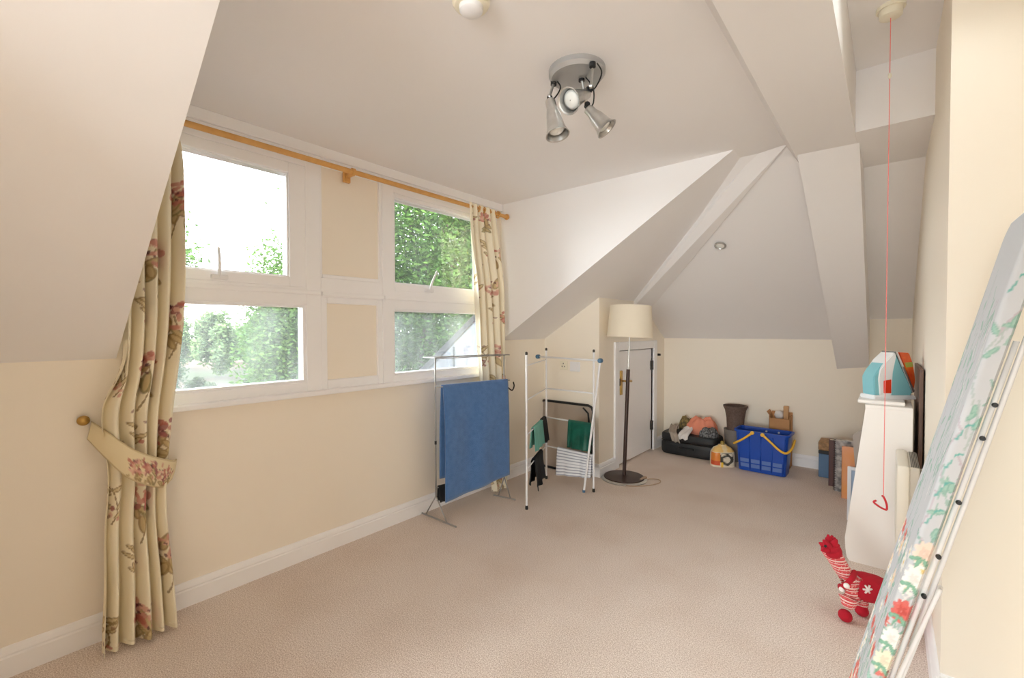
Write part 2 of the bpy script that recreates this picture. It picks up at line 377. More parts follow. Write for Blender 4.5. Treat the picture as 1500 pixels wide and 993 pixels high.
# added rear windows (unseen, behind the camera) letting in extra daylight
for i, (a, b) in enumerate(RW):
    wd = thing('window_%d' % (3 + i), ((a + b) / 2, Y0 - .08, RZ0), None, None, kind='structure')
    g = G()
    for x0, x1 in ((a, a + .06), (b - .06, b), ((a + b) / 2 - .03, (a + b) / 2 + .03)): g.box((x0, Y0 - .13, RZ0), (x1, Y0 - .03, RZ1), .004)
    for z0, z1 in ((RZ0, RZ0 + .06), (RZ1 - .06, RZ1)): g.box((a + .06, Y0 - .13, z0), (b - .06, Y0 - .03, z1), .004)
    g.build('window_frame', M_GLOSS, wd)
    for x0, x1 in ((a + .06, (a + b) / 2 - .03), ((a + b) / 2 + .03, b - .06)):
        G().box((x0, Y0 - .082, RZ0 + .06), (x1, Y0 - .078, RZ1 - .06)).build('pane', M_GLASS, wd)
    portal(((a + b) / 2, Y0 - .1, (RZ0 + RZ1) / 2), (b - a, RZ1 - RZ0), (math.pi / 2, 0, 0))

# ------------------------------------------------------------------ curtains
def blob(col, U, V, u, v, a, b, th, rgb, op=1.0, soft=.25):
    du, dv = U - u, V - v; k = np.nonzero((abs(du) < a + b) & (abs(dv) < a + b))[0]
    if len(k) == 0: return
    du, dv = du[k], dv[k]; c, s_ = math.cos(th), math.sin(th)
    d = ((du * c + dv * s_) / a) ** 2 + ((-du * s_ + dv * c) / b) ** 2
    m = (np.clip((1 - d) / soft, 0, 1) * op)[:, None]
    col[k] = col[k] * (1 - m) + lin(rgb) * m
def stroke(col, U, V, pts, wd, rgb, op=1.0):
    pts = smoothpts([np.array([p[0], p[1], 0]) for p in pts], 5)
    for p, q in zip(pts[:-1], pts[1:]):
        m = (p + q) / 2; d = q - p; L_ = np.linalg.norm(d) / 2 + wd * .4
        blob(col, U, V, m[0], m[1], L_, wd, math.atan2(d[1], d[0]), rgb, op)
def leaf(col, U, V, u, v, L_, wd, th, rgb, edge):
    c, s_ = math.cos(th), math.sin(th)
    blob(col, U, V, u + c * L_ * .5, v + s_ * L_ * .5, L_ * .5, wd, th, edge, .9)
    blob(col, U, V, u + c * L_ * .48, v + s_ * L_ * .48, L_ * .40, wd * .55, th, rgb, .9)
PINKS = [(206, 146, 130), (190, 116, 106), (218, 168, 150), (164, 102, 106), (208, 154, 140), (228, 190, 170)]
def bouquet(col, U, V, u, v, rnd, k=1.0):
    stroke(col, U, V, [(u - .01, v - .16 * k), (u + .015, v - .08 * k), (u, v)], .0035, (140, 118, 82), .8)
    for i in range(7):
        th = rnd.uniform(-2.8, -.3) if i < 5 else rnd.uniform(.4, 2.7)
        leaf(col, U, V, u + rnd.uniform(-.04, .04) * k, v + rnd.uniform(-.07, -.01) * k, rnd.uniform(.05, .085) * k, .013 * k, th, (206, 186, 142), rnd.choice([(164, 140, 100), (170, 146, 106), (148, 138, 100)]))
    for i in range(26):
        a = rnd.uniform(0, 6.28); r = .062 * k * math.sqrt(rnd.random())
        blob(col, U, V, u + r * math.cos(a) * 1.15, v + r * math.sin(a) * .8, rnd.uniform(.008, .019) * k, rnd.uniform(.006, .011) * k, rnd.uniform(0, 3.1), rnd.choice(PINKS), .85)
    for i in range(6):
        blob(col, U, V, u + rnd.uniform(-.05, .05) * k, v + rnd.uniform(-.04, .04) * k, .006 * k, .004 * k, rnd.uniform(0, 3), (96, 60, 72), .8)
def spray(col, U, V, u, v, rnd):
    stroke(col, U, V, [(u, v - .09), (u + .02, v - .03), (u - .005, v + .06)], .003, (140, 116, 80), .9)
    for i in range(6):
        leaf(col, U, V, u + rnd.uniform(-.01, .015), v + rnd.uniform(-.07, .05), rnd.uniform(.05, .08), .011, rnd.choice([.5, .9, 2.2, 2.6]) + rnd.uniform(-.2, .2), (220, 204, 164), (156, 132, 94))
    for i in range(4): blob(col, U, V, u + rnd.uniform(-.02, .05), v + rnd.uniform(-.09, -.02), .011, .008, rnd.uniform(0, 3), rnd.choice(PINKS), .8)
    for i in range(3): blob(col, U, V, u + rnd.uniform(-.09, .09), v + rnd.uniform(-.12, .12), .009, .006, rnd.uniform(0, 3), (150, 112, 100), .7)
def floral(U, V, W, H, seed):
    rnd = random.Random(seed); col = np.tile(lin((243, 234, 210)), (len(U), 1))
    col *= (1 + .03 * np.sin(U * 40 + 2 * np.sin(V * 9)))[:, None]
    r = 0; v = .10
    while v < H + .1:
        for fu, kind in (((.55, 1), (.12, 0)) if r % 2 == 0 else ((.45, 0), (.92, 1))):
            uu, vv = W * fu + rnd.uniform(-.02, .02), v + rnd.uniform(-.025, .025)
            if kind: bouquet(col, U, V, uu, vv, rnd, 1.25)
            else: spray(col, U, V, uu, vv, rnd)
        v += .265; r += 1
    return col
M_CURTAIN = mat('floral_curtain_cotton', (240, 228, 196), .85, vcol=True, bump=(500, .06, .001), spec=.15)
def curtain(name, rows, X0, pleats, amp, W, seed, label, fl_z=.012, nu=230, nv=420, cheek=None):
    """rows: (z, y_left, y_right, amplitude factor, x offset), top to bottom"""
    rows = sorted(rows, key=lambda r_: r_[0]); zs = [r_[0] for r_ in rows]
    root = thing(name, (X0, (rows[0][1] + rows[0][2]) / 2, fl_z), label, 'curtain', 'floral window curtains')
    Z = np.linspace(zs[0], zs[-1], nv); s_ = np.linspace(0, 1, nu)
    f = lambda k: np.interp(Z, zs, [r_[k] for r_ in rows])
    def sm(a):
        k = np.ones(31) / 31; return np.convolve(np.pad(a, 15, 'edge'), k, 'valid')
    yl, yr, am, xo = [sm(f(k))[:, None] for k in (1, 2, 3, 4)]
    S = s_[None, :]; ZZ = Z[:, None]
    ph = 2 * math.pi * pleats * (S + .02 * np.sin(ZZ * 2.1 + S * 7)) + .5 * np.sin(ZZ * 1.7)
    wob = .3 * np.sin(ph * .37 + 1.3)
    X = X0 + xo + amp * am * (np.cos(ph) + wob + .22 * np.cos(2 * ph + .6))
    Y = yl + (yr - yl) * S + (yr - yl) / pleats * .20 * np.sin(ph + .9)
    Y = np.clip(Y, yl, yr)
    if cheek:
        bl = np.clip((ZZ - 1.02) / .27, 0, 1); bl = bl * bl * (3 - 2 * bl)
        Y = Y + (np.maximum(Y, cheek + .004 * np.cos(ph)) - Y) * bl
    Zg = ZZ + (.008 * np.cos(ph + .4) * (ZZ < zs[0] + .02)) + 0 * S
    pts = np.stack([X + 0 * Y, Y, Zg + 0 * Y], -1)
    U = np.repeat((s_ * W)[None, :], nv, 0).ravel(); V = np.repeat((Z - zs[0])[:, None], nu, 1).ravel()
    G().grid(pts.tolist()).build('cloth', M_CURTAIN, root, smooth=True, paint=floral(U, V, W, zs[-1] - zs[0], seed))
    return root
cx = WX + .105
def zrow(y, pxl, pxr, X=cx, a=1, xo=0, yl=None, yr=None):
    p, q = PX(pxl, y, X), PX(pxr, y, X); return ((p[2] + q[2]) / 2, p[1] if yl is None else yl, q[1] if yr is None else yr, a, xo)
rows = [(2.345, .37, .60, .7, -.02), zrow(215, 200, 264, yl=.37), zrow(300, 200, 267, yl=.37), zrow(400, 200, 268, yl=.375), zrow(470, 170, 266, yl=.375),
        (1.2, .37, PX(260, 540, cx)[1], 1, 0), zrow(600, 142, 252, a=1.0), zrow(650, 150, 248, a=.8), zrow(695, 158, 245, a=.65, xo=-.01),
        zrow(760, 150, 243, a=.8), zrow(850, 148, 250, a=1.1, xo=.015), (.012, PZ(160, 935, .012)[1] - .05, PZ(259, 925, .012)[1] + .01, 1.25, .045)]
cl = curtain('curtain', rows, cx, 5.2, .034, .62, 3, 'cream floral curtain drawn in by a fabric tieback with brass hook', nu=260, cheek=.42)
rows = [(2.345, PX(687, 305, cx)[1], PX(726, 312, cx)[1], .45, -.01), zrow(350, 687, 731, a=.6), zrow(420, 692, 739), zrow(500, 698, 741), zrow(560, 704, 742, a=.9), zrow(640, 712, 745), (.012, PZ(719, 716, .012)[1] - .03, PZ(753, 722, .012)[1] + .07, 1, .03)]
cr_ = curtain('curtain', rows, cx, 4.6, .034, .6, 8, 'cream floral curtain hanging straight behind the blue towel', nu=220)
# tieback: a shaped fabric band from the brass hook round the gathered curtain
top = smoothpts([PX(134, 617, WX + .02), PX(160, 634, WX + .12), PX(195, 657, WX + .185), PX(225, 668, WX + .185), PX(252, 674, WX + .13), PX(258, 673, WX + .05), PX(258, 672, WX + .005)], 14)
bot = smoothpts([PX(128, 643, WX + .02), PX(152, 668, WX + .12), PX(183, 697, WX + .185), PX(212, 710, WX + .185), PX(237, 714, WX + .13), PX(250, 703, WX + .05), PX(252, 700, WX + .005)], 14)
n = len(top); K = 26
pts = [[t * (1 - k / K) + b * (k / K) + np.array([.012 * math.sin(math.pi * k / K), 0, 0]) for k in range(K + 1)] for t, b in zip(top, bot)]
U = np.repeat(np.linspace(0, .5, n)[:, None], K + 1, 1).ravel(); V = np.repeat(np.linspace(.1, 0, K + 1)[None, :], n, 0).ravel()
col = np.tile(lin((232, 218, 182)), (len(U), 1)); rn = random.Random(5)
for q in ((.20, .05), (.27, .06), (.335, .045)): bouquet(col, U, V, q[0], q[1], rn, .62)
col[V < .006] = lin((206, 188, 150)); col[V > .094] = lin((206, 188, 150))
G().grid(pts).build('tieback', M_CURTAIN, cl, smooth=True, paint=col, solid=.004)
hk = PX(122, 616, WX + .02)
tb = thing('tieback_hook', (WX, hk[1], hk[2] - .02), 'round brass tieback knob fixed to wall beside the floral curtain', 'hook')
G().tube([(WX - .001, hk[1], hk[2]), (WX + .014, hk[1], hk[2])], .006).build('stem', M_BRASS, tb, smooth=True)
G().lathe([(.004, .008), (.014, .010), (.021, .018), (.021, .026), (.013, .034), (.003, .037)], (WX, hk[1], hk[2]), (1, 0, 0)).build('knob', M_BRASS, tb, smooth=True)
h2 = PX(738, 566, WX + .06)
tb = thing('tieback_hook', (WX, h2[1], h2[2] - .03), 'dark curved holdback hook on wall beside the blue towel', 'hook')
G().tube(smoothpts([(WX - .001, h2[1] + .03, h2[2]), (WX + .06, h2[1] + .03, h2[2]), (WX + .13, h2[1] + .025, h2[2] - .03), (WX + .16, h2[1] + .02, h2[2] + .01), (WX + .15, h2[1] + .02, h2[2] + .045)]), .006).build('hook_arm', M_DARKMETAL, tb, smooth=True)
G().lathe([(.018, 0), (.018, .004), (.01, .007)], (WX, h2[1] + .03, h2[2]), (1, 0, 0)).build('rose', M_DARKMETAL, tb, smooth='auto')

# curtain pole
rx = WX + .085; rz = PX(500, 247, rx)[2]
pole = thing('curtain_pole', (rx, 1.6, rz), 'long pale pine curtain pole above the windows', 'curtain pole')
G().tube([(rx, .425, rz), (rx, 2.97, rz)], .0155, 14).build('pole', M_OAK, pole, smooth='auto')
by = PX(517, 250, rx)[1]
b_ = G().box((WX + .0, by - .022, rz - .05), (WX + .022, by + .022, rz + .02), .004).tube([(WX + .02, by, rz - .012), (rx - .005, by, rz - .012)], .013).build('bracket', M_OAK, pole)
G().lathe([(.017, -.011), (.023, -.009), (.023, .009), (.017, .011)], (rx, by, rz), (0, 1, 0)).build('bracket_ring', M_OAK, b_, smooth='auto')
for y in (2.62, 2.68, 2.74, 2.80, 2.86):
    a = [(rx + .025 * math.cos(t), y + .004 * math.sin(2 * t), rz - .004 + .025 * math.sin(t)) for t in np.linspace(0, 2 * math.pi, 19)]
    G().tube(a, .006, 7, cap=False).build('ring', M_OAK, pole, smooth=True)
G().lathe([(.0155, 0), (.024, .002), (.026, .012), (.02, .022)], (rx, 2.965, rz), (0, 1, 0)).build('finial', M_OAK, pole, smooth='auto')

# ------------------------------------------------------------------ ceiling fittings
M_BULB = mat('opal_bulb', (240, 240, 235), .3)
lp = PZ(845, 103, CZ)
sl = thing('ceiling_spotlight', lp, 'silver round ceiling light with three cone spotlights', 'ceiling light')
pr_ = np.linalg.norm((PZ(886, 103, CZ) - PZ(804, 103, CZ))) / 2
G().lathe([(pr_, 0), (pr_, -.02), (pr_ - .012, -.034), (.02, -.037), (.001, -.037)], lp, seg=40, cap=False).build('mounting_plate', M_SILVER, sl, smooth='auto')
def head(pa, ja, tip, mouth, r1):
    """pa: arm top on the plate, ja: joint, tip: narrow end, mouth: wide end"""
    arm = G().tube([pa, ja], .006).lathe([(.011, -.006), (.011, .006)], ja, (1, .3, 0)).build('arm', M_STEEL, sl, smooth='auto')
    G().lathe([(.013, -.009), (.013, .009)], pa, seg=12).build('swivel', M_BLACK, arm, smooth='auto')
    G().tube(smoothpts([pa + np.array([.02, 0, 0]), pa * .5 + ja * .5 + np.array([.045, .0, -.005]), (ja + tip) / 2 + np.array([.03, 0, 0]), tip]), .003, 6).build('flex', M_BLACK, arm, smooth=True)
    G().lathe([(.012, -.01), (.012, .01)], (ja + tip) / 2, np.cross(tip - ja, [0, 0, 1]) + 1e-6, 12).build('thumbscrew', M_BLACK, arm, smooth='auto')
    d = mouth - tip; L_ = np.linalg.norm(d)
    prof = [(.016, -.005), (.021, 0), (.022, L_ * .22), (.03, L_ * .45), (r1 * .8, L_ * .8), (r1, L_ * .97), (r1 + .003, L_), (r1 - .003, L_ - .002), (r1 * .78, L_ * .78), (.022, L_ * .4)]
    h_ = G().lathe(prof, tip, d, 28, cap=False).build('spot_shade', M_STEEL, sl, smooth='auto')
    G().lathe([(.02, L_ * .3), (.026, L_ * .6), (r1 * .78, L_ * .84), (r1 * .5, L_ * .9), (.002, L_ * .92)], tip, d, 20, cap=False).build('bulb', M_BULB, h_, smooth=True)
zt = CZ - .037
dpt = float((lp - CAM) @ FW)
head(PZ(811, 122, zt), at(805, 142, dpt - .02), at(806, 148, dpt - .02), at(817, 198, dpt - .05), .047)
head(PZ(868, 95, zt), at(866, 126, dpt - .02), at(860, 137, dpt + .01), at(833, 148, dpt - .07), .050)
head(PZ(852, 116, zt), at(858, 148, dpt), at(862, 160, dpt), at(889, 189, dpt - .02), .045)
M_IVORY = mat('ivory_plastic', (240, 234, 214), .4)
sp = PZ(690, -2, CZ)
sa_ = thing('smoke_alarm', sp, 'round white smoke alarm on the flat ceiling', 'smoke alarm')
G().lathe([(.062, 0), (.062, -.016), (.056, -.026), (.052, -.028)], sp, seg=36).build('base', M_IVORY, sa_, smooth='auto')
G().lathe([(.040, -.027), (.038, -.042), (.028, -.05), (.001, -.051)], sp, seg=30, cap=False).build('cap', M_ENAMEL, sa_, smooth='auto')
# recessed downlight on the end slope
dl = onend(1055, 360); nrm = np.array([0, -SE, -1.0]); nrm /= np.linalg.norm(nrm)
do = thing('recessed_downlight', dl, 'small chrome downlight set into the sloping end ceiling', 'downlight')
G().lathe([(.028, -.004), (.043, -.002), (.044, .003), (.034, .007), (.030, .002)], dl, nrm, 28, cap=False).build('bezel', M_STEEL, do, smooth='auto')
G().lathe([(.031, .0005), (.012, .003), (.001, .003)], dl, nrm, 24).build('lamp', M_BULB, do, smooth='auto')
# pull-cord switch in the recess
pc = PZ(1305, 10, LZ)
ps = thing('pull_cord_switch', pc, 'ceiling pull switch with long pink cord and red triangle handle', 'pull switch')
G().lathe([(.048, 0), (.048, -.012), (.046, -.014)], pc, seg=32).build('back_plate', M_IVORY, ps, smooth='auto')
G().lathe([(.040, -.013), (.038, -.040), (.03, -.045), (.001, -.045)], pc, seg=30, cap=False).build('switch_body', M_IVORY, ps, smooth='auto')
M_PINK = mat('pink_cord', (236, 128, 124), .6); M_RED = mat('red_plastic', (206, 40, 52), .4)
d0 = float((pc - CAM) @ FW); zb_ = at(1290, 733, d0)[2]
cord = G().tube([pc - (0, 0, .044), (pc[0], pc[1], zb_)], .0016, 6).build('cord', M_PINK, ps)
G().lathe([(.002, .012), (.006, .006), (.006, -.004), (.002, -.012)], (pc[0], pc[1], at(1303, 110, d0)[2])).build('cord_connector', M_IVORY, cord, smooth=True)
tp = np.array([pc[0], pc[1], zb_]); mm = d0 / F
tri = [tp + RT * a_ * mm - np.array([0, 0, b_ * mm]) for a_, b_ in ((-2, -1), (0, 0), (3, 6), (5, 12), (5.5, 18), (4, 20), (-3, 17), (-9, 13), (-14, 9), (-14, 7), (-11, 6))]
G().tube(smoothpts(tri, 2), .004, 7).build('triangle_handle', M_RED, ps, smooth=True)

# ------------------------------------------------------------------ outlet on the eaves wall
so = PY(826, 535, EY)
o_ = thing('wall_socket', (so[0], EY, so[2] - .04), 'ivory single wall socket on eaves wall behind the white airer', 'socket')
G().box((so[0] - .045, EY - .010, so[2] - .044), (so[0] + .045, EY, so[2] + .044), .004).build('face_plate', M_IVORY, o_)
for a, b in ((0, .018), (-.014, -.01), (.014, -.01)):
    G().box((so[0] + a - .004, EY - .0112, so[2] + b - .006), (so[0] + a + .004, EY - .009, so[2] + b + .006)).build('pin_hole', M_BLACK, o_)
so = PY(843, 537, EY)
G().box((so[0] - .055, EY - .014, so[2] - .046), (so[0] + .055, EY, so[2] + .046), .005).build('junction_box', M_ENAMEL, label='plain white rectangular box beside the ivory wall socket', cat='junction box')

# ------------------------------------------------------------------ floor lamp
M_BROWN = mat('dark_bronze_tube', (66, 48, 42), .4, .3); M_SHADE = mat('cream_lampshade_fabric', (244, 234, 214), .9, bump=(300, .08, .001), spec=.1)
lb = PZ(914, 701)
fl_ = thing('floor_lamp', lb, 'tall standing lamp with brown pole and cream drum shade', 'floor lamp')
dl_ = float((lb - CAM) @ FW); brad = 33 * dl_ / F
axl = np.array(at(923, 470, dl_)) - lb; axl /= np.linalg.norm(axl)
G().lathe([(brad * .98, 0), (brad, .008), (brad * .9, .016), (brad * .88, .016)], lb, seg=40).build('base_rim', M_STEEL, fl_, smooth='auto')
G().lathe([(brad * .88, .015), (brad * .86, .024), (.05, .032), (.022, .036)], lb, seg=40).build('base', M_BROWN, fl_, smooth='auto')
pt = at(921, 541, dl_); ht = np.linalg.norm(pt - lb)
G().tube([lb + axl * .03, lb + axl * ht], .0165, 16).build('pole', M_BROWN, fl_, smooth='auto')
sb_, st_ = np.linalg.norm(at(923, 494, dl_) - lb), np.linalg.norm(at(923, 448, dl_) - lb)
G().tube([lb + axl * ht * .98, lb + axl * (st_ - .06)], .006, 10).build('stem', M_STEEL, fl_, smooth='auto')
r0, r1 = 33 * dl_ / F, 29.5 * dl_ / F
sh = G().lathe([(r0, sb_), (r1, st_), (r1 - .004, st_), (r0 - .004, sb_), (r0, sb_)], lb, axl, 48, cap=False).build('lamp_shade', M_SHADE, fl_, smooth='auto')
g = G()
for a in range(3):
    t = a * 2.094; u_ = np.cross(axl, [0, 1, 0]); u_ /= np.linalg.norm(u_); v_ = np.cross(axl, u_)
    g.tube([lb + axl * (st_ - .03), lb + axl * (st_ - .03) + (r1 - .006) * (math.cos(t) * u_ + math.sin(t) * v_)], .002, 5)
g.build('shade_carrier', M_STEEL, sh)
G().lathe([(.02, st_ - .12), (.022, st_ - .06), (.012, st_ - .04)], lb, axl, 14).build('bulb_holder', M_IVORY, fl_, smooth='auto')
M_CABLE = mat('beige_cable', (176, 148, 122), .6)
zc = .006
cp = [PZ(x, y, zc) for x, y in ((897, 672), (893, 681), (884, 690), (881, 696), (890, 702), (908, 709), (926, 712), (950, 711), (966, 707), (966, 703), (955, 701), (943, 703))]
cp[0] = np.array([DX + .022, cp[0][1], .03])
cb = G().tube(smoothpts(cp, 8), .0038, 7).build('power_cable', M_CABLE, fl_, smooth=True)
G().box(PZ(935, 706, 0), PZ(946, 702, 0) + (0.01, .01, .026), .006).build('inline_switch', M_CABLE, cb)

# ------------------------------------------------------------------ cloth helper
def drape(name, m, rail0, rail1, front, back, off=.012, parent=None, nu=34, nv=44, wave=.008, waves=2.5, skew=(0, 0), seed=1, paint=None, thick=.006, **k):
    """cloth hung over a straight rail; front / back are the lengths on either side"""
    a, b = np.array(rail0, float), np.array(rail1, float); e = b - a; e /= np.linalg.norm(e)
    nrm = np.cross(e, [0, 0, 1.0]); nrm /= np.linalg.norm(nrm)
    if nrm @ (CAM - a) < 0: nrm = -nrm
    rn = random.Random(seed); p1, p2 = rn.uniform(0, 6), rn.uniform(0, 6)
    path = []
    for q in np.linspace(0, 1, nv):
        s_ = -back + q * (back + front)
        path.append(s_)
    pts = []; UV = []
    for s_ in path:
        row = []
        for j in range(nu):
            u = j / (nu - 1); base = a + (b - a) * u
            if abs(s_) < off * 1.57:
                t = s_ / off; p = base + nrm * off * math.sin(t) + np.array([0, 0, off * math.cos(t)])
            else:
                sg = 1 if s_ > 0 else -1; dn2 = abs(s_) - off * 1.57
                fall = min(1, dn2 / .25)
                wv = wave * fall * (math.sin(2 * math.pi * waves * u + p1 + s_ * 2) + .5 * math.sin(2 * math.pi * waves * 1.7 * u + p2))
                L_ = dn2 * (1 + (skew[0] * (1 - u) + skew[1] * u) * (1 if sg > 0 else .3))
                p = base + nrm * (sg * off + wv + sg * .02 * fall) - np.array([0, 0, L_])
            row.append(p); UV.append((u, s_))
        pts.append(row)
    g = G().grid(pts); UV = np.array(UV)
    return g.build(name, m, parent, smooth=True, solid=thick, paint=None if paint is None else paint(UV[:, 0], UV[:, 1]), **k)

# ------------------------------------------------------------------ wire airer with blue towel
A0, A1 = PZ(612, 750), PZ(668, 773)          # left foot bar
B0, B1 = PZ(723, 726), PZ(755, 733)          # right foot bar
lc, rc = (A0 + A1) / 2, (B0 + B1) / 2
dA = float((lc - CAM) @ FW); dB = float((rc - CAM) @ FW)
Lt = at(632, 521, dA); Rt = at(731, 522, dB); zt1 = (Lt[2] + Rt[2]) / 2
Lt = np.array([lc[0], lc[1], zt1]) + .0; Rt = np.array([rc[0], rc[1], zt1])
aw = thing('wire_airer', (lc + rc) / 2, 'slim grey wire clothes airer carrying a blue towel', 'clothes airer')
for P0, P1, T in ((A0, A1, Lt), (B0, B1, Rt)):
    mid = (P0 + P1) / 2; u_ = np.array([mid[0], mid[1], .0]); zz = np.array([0, 0, 1.0]); e = (P1 - P0) * .5
    G().tube([P0 + zz * .006, P1 + zz * .006], .006, 8).build('foot_bar', M_WIRE, aw, smooth='auto')
    fork = u_ + zz * .17
    G().tube([fork + zz * .0, mid - e * .55 + zz * .008], .0045).build('fork', M_WIRE, aw, smooth=True)
    G().tube([fork + zz * .0, mid + e * .55 + zz * .008], .0045).build('fork', M_WIRE, aw, smooth=True)
    G().tube([fork - zz * .01, T], .0055).build('upright', M_WIRE, aw, smooth=True)
    G().tube([T + e * .5, T - e * .65], .004).build('cross_arm', M_WIRE, aw, smooth=True)
    G().lathe([(.008, -.012), (.008, .012)], fork + zz * .38, seg=10).build('joint', M_BLACK, aw, smooth='auto')
e = (A1 - A0) * .5
for k in (-.6, -.2, .45):
    G().tube([Lt + e * k, Rt + (B1 - B0) * .5 * k], .003).build('top_wire', M_WIRE, aw, smooth=True)
tz = PX(640, 569, (lc[0] + A1[0]) / 2)[2]
r0_ = np.array([*(lc + e * .29)[:2], tz]); r1_ = np.array([*(rc + e * .29)[:2], tz])
G().tube([r0_, r1_], .004).build('towel_rail', M_WIRE, aw, smooth=True)
for T_, c_ in ((Lt, lc), (Rt, rc)):
    G().tube([np.array([c_[0], c_[1], tz]), np.array([*(c_ + e * .29)[:2], tz])], .004).build('rail_arm', M_WIRE, aw, smooth=True)
M_TOWEL = mat('blue_terry_towel', (84, 124, 178), .95, noise=(26, .55, (66, 104, 158)), bump=(240, .8, .006), spec=.1, sheen=.4)
fwd_ = r1_ - r0_
drape('blue_towel', M_TOWEL, r0_ + fwd_ * .015, r1_ - fwd_ * .05, .755, .66, off=.014, skew=(.10, .0), wave=.007, waves=1.6, thick=.009, nu=40, nv=60,
      label='mid blue terry towel folded over the wire airer', cat='towel')
drape('black_sock', mat('black_cotton', (30, 30, 34), .9), np.array([*(lc + e * .12)[:2], .235]) + (0, -.0, 0), np.array([*(lc + e * .12)[:2], .235]) + (.02, .11, 0), .12, .12, off=.012, nu=10, nv=16,
      label='small black sock hanging low on the wire airer', cat='sock')
E2 = np.array([*(lc + e * .12)[:2], .235])
G().tube([E2 - (0, .005, 0), np.array([lc[0], lc[1] - .002, .235])], .003).tube([E2 - (0, .005, 0), E2 + (.021, .115, 0)], .003).build('low_rail', M_WIRE, aw, smooth=True)

# ------------------------------------------------------------------ white three-fold airer
FL = PZ(771.5, 746); R1 = PZ(869.5, 720.5); L1 = np.array([-2.36, R1[1] + .02, 0]); hA = 1.17
wa = thing('folding_airer', (R1 + L1) / 2, 'white folding clothes airer standing before the eaves wall', 'clothes airer')
M_BLUEJ = mat('blue_plastic_joint', (84, 120, 150), .4)
zz = np.array([0, 0, 1.0])
for p in (FL, R1, L1):
    up = G().tube([p + zz * .0, p + zz * hA], .0085, 10).build('upright', M_ENAMEL, wa, smooth='auto')
    G().lathe([(.011, 0), (.012, .01), (.01, .03)], p, seg=10).build('foot', M_BLACK if p is not R1 else M_DARKMETAL, up, smooth='auto')
    G().lathe([(.0095, hA - .01), (.01, hA + .008), (.004, hA + .014)], p, seg=10).build('end_cap', M_DARKMETAL, up, smooth='auto')
for z in (.30, .56, .82): G().tube([L1 + zz * z, R1 + zz * z], .0065).build('rung', M_ENAMEL, wa, smooth=True)
for z in (.30, .56, .82, 1.08): G().tube([L1 + zz * z, FL + zz * z], .0045).build('wing_rung', M_ENAMEL, wa, smooth=True)
S0 = PZ(857, 720); S1 = PY(882, 528, R1[1] + .0); S2 = PY(791, 522, R1[1] + .03)
S0 = S0 + np.array([0, -.02, 0])
st2 = G().tube([S0, S1 + np.array([0, -.03, 0])], .009, 10).build('strut', M_ENAMEL, wa, smooth='auto')
G().lathe([(.012, 0), (.012, .02)], S0, seg=10).build('foot', M_BLUEJ, st2, smooth='auto')
rl = G().tube([S2 + np.array([0, -.03, 0]), S1 + np.array([0, -.03, 0])], .0075).build('top_rail', M_ENAMEL, wa, smooth=True)
for q in (S1, S2): G().lathe([(.014, -.02), (.019, -.014), (.019, .014), (.014, .02)], q + np.array([0, -.03, 0]), (0, 1, 0), 14).build('joint', M_BLUEJ, rl, smooth='auto')
# clothes on it
M_STRIPE = mat('striped_cotton', (236, 236, 240), .9, vcol=True, bump=(200, .15, .002))
def stripes(u, s_):
    c = np.tile(lin((238, 238, 242)), (len(u), 1)); k = (np.abs(s_) % .024) < .0075; c[k] = lin((160, 164, 178)); return c
ra = L1 + (R1 - L1) * .26 + zz * .30; rb_ = L1 + (R1 - L1) * .97 + zz * .30
drape('striped_top', M_STRIPE, ra, rb_, .225, .2, off=.012, nu=40, nv=110, skew=(.12, -.12), wave=.008, thick=.003, paint=stripes,
      label='white and grey striped cotton top hung on the lowest airer rung', cat='top')
M_TEAL = mat('teal_cotton', (112, 176, 164), .9); M_BLK2 = mat('black_knit', (30, 31, 34), .92, bump=(150, .3, .003))
wd_ = (FL - L1)
drape('teal_cloth', M_TEAL, L1 + wd_ * .30 + zz * .565, L1 + wd_ * .72 + zz * .565, .20, .18, off=.012, nu=20, nv=30, wave=.01,
      label='pale teal cloth hung on the upper side rung of the white airer', cat='cloth')
drape('black_garment', M_BLK2, L1 + wd_ * .10 + zz * .57, L1 + wd_ * .27 + zz * .57, .22, .2, off=.014, nu=18, nv=30, wave=.012, seed=4,
      label='black garment bunched beside the teal cloth on the white airer', cat='garment')
drape('black_leggings', M_BLK2, L1 + wd_ * .30 + zz * .31, L1 + wd_ * .72 + zz * .31, .25, .22, off=.014, nu=20, nv=30, wave=.014, seed=6, skew=(-.1, .05),
      label='black leggings hung on the lower side rung of the white airer', cat='leggings')

# ------------------------------------------------------------------ framed mesh screen and green glass against the eaves wall
M_MESHP = mat('taupe_fabric_panel', (170, 156, 142), .8, noise=(3, .3, (158, 143, 128)), bump=(260, .2, .002))
y_ = EY - .075
c4 = [PY(787, 692, y_), PY(864, 690, y_)]
fx0, fx1 = c4[0][0], PY(865, 640, y_)[0]; fz1 = PY(790, 586, y_)[2]; fz1b = PY(860, 596, y_)[2]; fz1 = (fz1 + fz1b) / 2
fs = thing('framed_screen', ((fx0 + fx1) / 2, y_, 0), 'upright taupe fabric panel in a black rounded frame behind the airer', 'screen')
tl = lambda z: y_ + .05 * z / fz1
rr = .05
loop = [(fx0, .012), (fx0, fz1 - rr), (fx0 + rr * .3, fz1 - rr * .3), (fx0 + rr, fz1), (fx1 - rr, fz1), (fx1 - rr * .3, fz1 - rr * .3), (fx1, fz1 - rr), (fx1, .012), (fx0, .012)]
G().tube([(x, tl(z), z) for x, z in loop], .012, 8).build('screen_frame', M_BLACK, fs, smooth='auto')
v = [(x, tl(z) + .004, z) for x, z in loop[:-1]]
G().add(v, [tuple(range(len(v)))]).build('fabric_panel', M_MESHP, fs, solid=.004)
